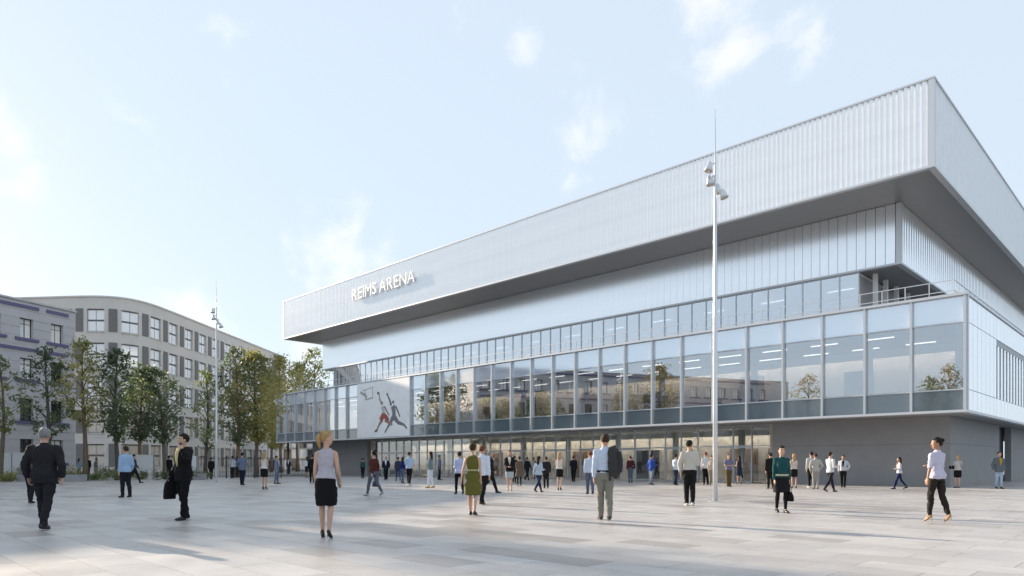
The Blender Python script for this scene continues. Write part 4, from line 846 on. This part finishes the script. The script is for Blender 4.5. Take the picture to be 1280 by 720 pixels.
P(482.5, 600, 571, 182, 'm', ('jacket', '1e2436'), ('trousers', '17181d'), ('short', 'brown'), ('pocket', 'pocket'), 0, 'man in a navy blazer facing the plaza before the first doors')
P(497.5, 601, 571, 25, 'm', ('jacket', '363a4c'), ('jeans', '3d4a68'), ('short', 'brown'), ('down', 'back'), .35, 'man in a slate jacket beside the royal blue coat')
P(503.5, 604, 571, -20, 'f', ('sweater', '20245e'), ('jeans', '55607a'), ('bob', 'brown'), ('fwd', 'down'), .3, 'person in a royal blue coat and jeans')
P(511.5, 606.5, 565, -15, 'm', ('shirt', '9fb3cc'), ('trousers', '151518'), ('short', 'dark'), ('hold', 'hold'), .12, 'man in a pale blue shirt and black trousers near the doors', shoes=('flat', 'c9c9c9'))
P(538, 610, 565, 75, 'f', ('shirt', '66777a'), ('jeans', 'b9c4d0'), ('long', 'dark'), ('cross', 'cross'), .12, 'woman in a grey-green top, white jeans and yellow shoes', shoes=('flat', '9a7416'))
P(549.5, 600, 569, -85, 'm', ('shirt', '6a6a80'), ('trousers', '1b1d2c'), ('short', 'brown'), ('down', 'down'), .06, 'man in a violet-grey shirt and navy trousers by the doors')
P(574, 618, 564, 20, 'f', ('shirt', 'a9b0cf'), ('jeans', '1a191d'), ('bun', 'dark'), ('hold', 'down'), .32, 'woman in a lilac shirt and black trousers reading a sheet')
P(603, 631, 557, -25, 'm', ('shirt', 'c4ccda'), ('trousers', '17171a'), ('short', 'auburn'), ('down', 'down'), .22, 'man in a white shirt and black trousers beyond the olive dress', skin='f', shoes=('flat', '3a1f18'))
P(613, 616.5, 562, -70, 'm', ('jacket', '232429'), ('trousers', '1d1d20'), ('short', 'grey'), ('fwd', 'back'), .45, 'grey-haired man in a dark suit striding in profile')
P(637, 613.5, 565, 180, 'f', ('jacket', '17171a'), ('skirt', 'a3abae', .52), ('long', 'auburn'), ('clasp', 'clasp'), 0, 'auburn-haired woman in a black jacket and pale skirt', shoes=HB, inner='c8c2b8')
P(643, 603, 570, 0, 'm', ('jacket', '202127'), ('trousers', '202127'), ('short', 'brown'), ('down', 'down'), .1, 'man in a dark suit half hidden beside the auburn-haired woman')
P(649, 607.5, 571, 10, 'f', ('coat', '5e5146'), ('leggings', '17171a'), ('short', 'dark'), ('hold', 'down'), .1, 'woman in a brown coat and black leggings')
P(659, 600.5, 571, -40, 'm', ('jacket', '18191d'), ('trousers', '18191d'), ('short', 'dark'), ('down', 'fwd'), .35, 'man in a black suit walking past the glass doors')
P(667, 598, 572, 20, 'm', ('shirt', 'b7bcc0'), ('trousers', '51555c'), ('short', 'dark'), ('down', 'down'), .08, 'man in a grey shirt and grey trousers by the glass doors')
P(673.5, 615.5, 569, -35, 'f', ('shirt', 'a9b6c2'), ('jeans', '1f2848'), ('long', 'dark'), ('back', 'hold'), .48, 'woman in a pale shirt, blue jeans and ankle boots striding', shoes=('flat', '17161a'))
P(682.5, 610.5, 571, 10, 'm', ('jacket', '25252b'), ('trousers', '1f1f24'), ('short', 'brown'), ('down', 'down'), .12, 'man in a dark suit behind the striding woman in jeans')
P(699.5, 613, 567, -20, 'f', ('tank', 'c0bbb4'), ('skirt', '18171a', .58), ('long', 'blonde'), ('cross', 'cross'), .06, 'long-haired blonde woman in a white top and short black skirt in the sun', shoes=HB)
P(717, 602.5, 570, -15, 'm', ('jacket', '1a1b22'), ('trousers', '17181d'), ('short', 'dark'), ('hold', 'down'), .1, 'man in a dark suit talking before the open doorway')
P(712.5, 597, 570, -150, 'm', ('shirt', '9da3a8'), ('trousers', '25262b'), ('short', 'dark'), ('hold', 'hold'), .1, 'man in a grey shirt facing the dark-suited man at the doorway')
P(737.5, 617.5, 564, 6, 'm', ('shirt', 'b4c0d2'), ('trousers', '565d70'), ('short', 'auburn'), ('down', 'down'), .2, 'man in a white shirt and slate trousers beside the man with the jacket')
P(788, 603.5, 570, 0, 'm', ('sweater', '47252a'), ('trousers', '555c6a'), ('short', 'brown'), ('down', 'pocket'), .06, 'man in a dark red jumper and grey trousers')
P(814.5, 606, 568, -60, 'm', ('jacket', '2b4894'), ('trousers', '7b8594'), ('short', 'dark'), ('pocket', 'hold'), .15, 'man in a bright blue jacket and light grey trousers')
P(824, 596, 573, 0, 'm', ('jacket', '121316'), ('trousers', '121316'), ('short', 'dark'), ('down', 'down'), 0, 'figure in black just outside the dark doorway')
P(845, 606.5, 568, -50, 'm', ('shirt', 'b9c2cf'), ('trousers', '2a2f42'), ('short', 'dark'), ('cross', 'cross'), .22, 'man in a white shirt and navy trousers with folded arms')
P(882, 606, 565, 15, 'm', ('shirt', 'c3c4cc'), ('trousers', '18171a'), ('short', 'auburn'), ('pocket', 'down'), .1, 'man in a white shirt and wide black trousers beside the sunlit mast')
P(889.5, 606.5, 570, 170, 'f', ('shirt', 'b8aa9c'), ('trousers', '8d8578'), ('bob', 'brown'), ('down', 'down'), .06, 'woman in beige half hidden by the sunlit mast')
P(911, 608.5, 568, 180, 'm', ('tee', '6b6884'), ('trousers', '5a4a2e'), ('short', 'brown'), ('cross', 'cross'), .0, 'man in a violet vest and tan trousers with folded arms')
J51 = P(924, 605.5, 571, 10, 'f', ('dress', '2a2e40'), ('none', ''), ('bob', 'dark'), ('hold', 'carry'), .1, 'woman in a short navy dress with a shoulder bag', shoes=HB)
P(963, 611, 566, 0, 'm', ('jacket', '1c1a18'), ('trousers', '1d1b19'), ('short', 'dark'), ('down', 'down'), .12, 'man in a black jacket half hidden by the teal sweater')
P(992.5, 610.5, 569, -10, 'f', ('tank', 'bdb7b0'), ('skirt', '19181b', .55), ('long', 'blonde'), ('down', 'hold'), .1, 'blonde woman in a white top beside the teal sweater', shoes=HB)
P(1014, 609.5, 565, 0, 'm', ('sweater', 'b4b2ae'), ('trousers', '1b1a1c'), ('short', 'dark'), ('down', 'hold'), .1, 'man in a white jumper and black trousers before the grey wall', shoes=('flat', 'c9c9c4'))
P(1019.5, 611.5, 567, -12, 'm', ('shirt', 'a8a39c'), ('trousers', '8f8b86'), ('short', 'brown'), ('pocket', 'hip'), .08, 'man in pale grey clothes with hands at his waist before the grey wall')
P(1038, 615, 564, -70, 'm', ('shirt', 'c4c3c4'), ('jeans', '25252f'), ('short', 'brown'), ('fwd', 'hold'), .40, 'man in a loose white shirt and dark jeans walking in profile', shoes=('flat', '3a2318'))
P(1054, 609.5, 569, 150, 'm', ('shirt', 'b7bac0'), ('trousers', '17171b'), ('short', 'dark'), ('hip', 'down'), .14, 'man in a pale shirt with a dark scarf before the grey wall', inner='202636', skin='t')
P(1124, 611.5, 571, 75, 'f', ('shirt', 'c3c2c4'), ('jeans', '1f2a4c'), ('long', 'dark'), ('hold', 'hold'), .38, 'woman in a white blouse, coral scarf and navy jeans', inner='b5664a', skin='t')
J61 = P(1197, 610, 569, 120, 'f', ('tee', 'bdbab8'), ('skirt', '18171a', .56), ('bob', 'blonde'), ('phone', 'hold'), 0, 'blonde woman in a white top and short black skirt by the arena corner', shoes=('flat', '4a4038'))
P(1249, 611, 565, 172, 'm', ('jacket', '5d646c'), ('jeans', '9db0c6'), ('short', 'brown'), ('down', 'pocket'), .1, 'man in pale jeans, grey jacket and yellow shirt by the side door', inner='b08a1e', shoes=('flat', '4a3524'))
# people standing inside on the first floor
for i, (t_, d_, c_, lb) in enumerate(((36.5, 2.2, 'b8a890', 'person in a beige top standing inside the first-floor glazing'), (32.3, 2.6, '2a2628', 'person in dark clothes standing inside the first-floor glazing'), (13.2, 2.4, '20202a', 'person in black behind the glass above the entrance doors'))):
    p = C1 + U * t_ + V_ * d_; P(0, 0, 0, 180 + i * 40, 'm', ('shirt', c_), ('trousers', '23232a'), ('short', 'dark'), ('down', 'hold'), .05, lb, height=1.78, xy=(p.x, p.y), z=Z0 + .75)
# ------------------------------------------------------------------ things people hold
J, W, Zf = J18
h = J['hand', 1]; fo = thing('folder', 'grey document folder held under the arm of the ponytailed woman', 'folder', (h.x - .035, h.y - .02, h.z - .03), R(8))
MB().box(-.013, .013, -.17, .13, .0, .34).build('cover', mat('folder_grey', (.20, .20, .21), .4), fo); MB().box(-.009, .009, -.175, .135, -.006, .335).build('pages', M_WHITEP, fo); fo.rotation_euler = (R(-8), R(-12), R(6))
J, W, Zf = J41
sh_, el_, wr_ = J['sh', 1], J['el', 1], J['hand', 1]
sj = thing('suit_jacket', 'dark grey suit jacket slung over the shoulder of the man in grey trousers', 'jacket', (sh_.x, sh_.y - .15, sh_.z))
jm = MB(); jm.loft([(.02, .24, .05), (.0, .15, .10), (-.01, .05, .085), (-.02, .0, -.02), (.0, -.02, -.2), (.025, -.02, -.38), (.02, -.02, -.50), (.05, -.02, -.58)], [(.04, .02), (.085, .022), (.115, .028), (.135, .036), (.135, .045), (.12, .05), (.105, .045), (.05, .025)], 16, (0, 1, 0), power=2.2)
jm.loft([(-.10, .02, .02), (-.12, -.01, -.25), (-.10, -.02, -.64)], [(.03, .02), (.035, .025), (.03, .02)], 10)
jo = jm.build('cloth', cloth('3c3b3a'), sj); soft(jo, .012, 2, .05)
s2 = MB().loft([(.10, -.03, .0), (.125, -.06, -.22), (.12, -.06, -.46)], [(.045, .035), (.052, .04), (.042, .03)], 12); so = s2.build('sleeve', cloth('35383c'), sj); soft(so, .012, 2, .04)
J, W, Zf = J6
h = J['hand', 1]; bc = thing('carrier_bag', 'dark bag with a rust-red side held by the man in the black suit', 'bag', (h.x, h.y, h.z - .02), R(150))
MB().loft([(0, 0, -.42), (0, 0, -.40), (0, 0, -.22), (0, 0, -.06)], [(.05, .12), (.06, .135), (.055, .13), (.03, .11)], 14, (0, 1, 0), power=5).build('body', cloth('1d1a1c'), bc)
MB().box(.055, .064, -.10, .10, -.39, -.24).build('red_side', cloth('7a3424'), bc)
for s_ in (-1, 1): MB().loft([(s_ * .02, -.09, -.07), (s_ * .012, -.05, .0), (0, 0, .02), (s_ * .012, .05, .0), (s_ * .02, .09, -.07)], [.008] * 5, 6).build('handle', cloth('1d1a1c'), bc)
ct = thing('dark_coat', 'dark coat draped over the forearm of the man in the black suit', 'coat', tuple(J['el', 1].lerp(J['wr', 1], .7)), R(150))
co = MB().loft([(0, 0, .05), (.01, 0, -.1), (.015, .01, -.34), (.015, .01, -.50)], [(.06, .10), (.065, .13), (.06, .145), (.05, .11)], 12, (0, 1, 0)).build('cloth', cloth('17171d'), ct); soft(co, .014, 2, .04)
ph = J['hand', -1]; po = thing('phone', 'black phone held at the face of the man in the black suit', 'phone', (ph.x, ph.y, ph.z), R(150)); MB().box(-.005, .005, -.03, .03, -.05, .06).build('case', M_DARK, po); MB().box(.0052, .0065, -.027, .027, -.045, .055).build('screen', M_PANE, po)
J, W, Zf = J20
def handbag(h, lab, col, rz, w_=.2):
    t = thing('handbag', lab, 'bag', (h.x, h.y, h.z - .02), rz)
    MB().loft([(0, 0, -.44), (0, 0, -.42), (0, 0, -.30), (0, 0, -.20)], [(.07, w_ * .85), (.085, w_ * 1.1), (.075, w_), (.03, w_ * .75)], 14, (0, 1, 0), power=3).build('body', cloth(col), t, smooth=True)
    for s_ in (-1, 1): MB().loft([(s_ * .02, -w_ * .5, -.21), (s_ * .012, -w_ * .35, -.05), (0, 0, .01), (s_ * .012, w_ * .35, -.05), (s_ * .02, w_ * .5, -.21)], [.009] * 5, 6).build('handle', cloth(col), t, smooth=True)
handbag(J['hand', 1], 'purple-grey handbag carried by the woman in the maroon jacket', '4c4860', R(40))
handbag(J53[0]['hand', -1], 'small black handbag carried by the woman in the teal sweater', '141316', R(0), .15)
handbag(J51[0]['hand', 1], 'black handbag carried by the woman in the short navy dress', '141316', R(0), .15)
h = J60[0]['el', 1].lerp(J60[0]['wr', 1], .35); cb = thing('clutch_bag', 'black clutch bag held by the woman in the lavender shirt', 'bag', (h.x, h.y + .03, h.z - .02), R(100)); MB().loft([(-.13, 0, 0), (-.12, 0, 0), (.12, 0, 0), (.13, 0, 0)], [(.02, .07), (.03, .085), (.03, .085), (.02, .07)], 10, (0, 0, 1), power=5).build('body', cloth('151417'), cb)
MB().box(-.012, .012, .03, .036, .02, .045).build('clasp', M_TRIM, cb)
h = J61[0]['hand', 1]; cb = thing('clutch_bag', 'black clutch held by the blonde woman at the arena corner', 'bag', (h.x, h.y, h.z - .05), R(120)); MB().loft([(-.13, 0, 0), (-.12, 0, 0), (.12, 0, 0), (.13, 0, 0)], [(.02, .07), (.03, .085), (.03, .085), (.02, .07)], 10, (0, 0, 1), power=5).build('body', cloth('151417'), cb)
MB().box(-.012, .012, .03, .036, .02, .045).build('clasp', M_TRIM, cb)
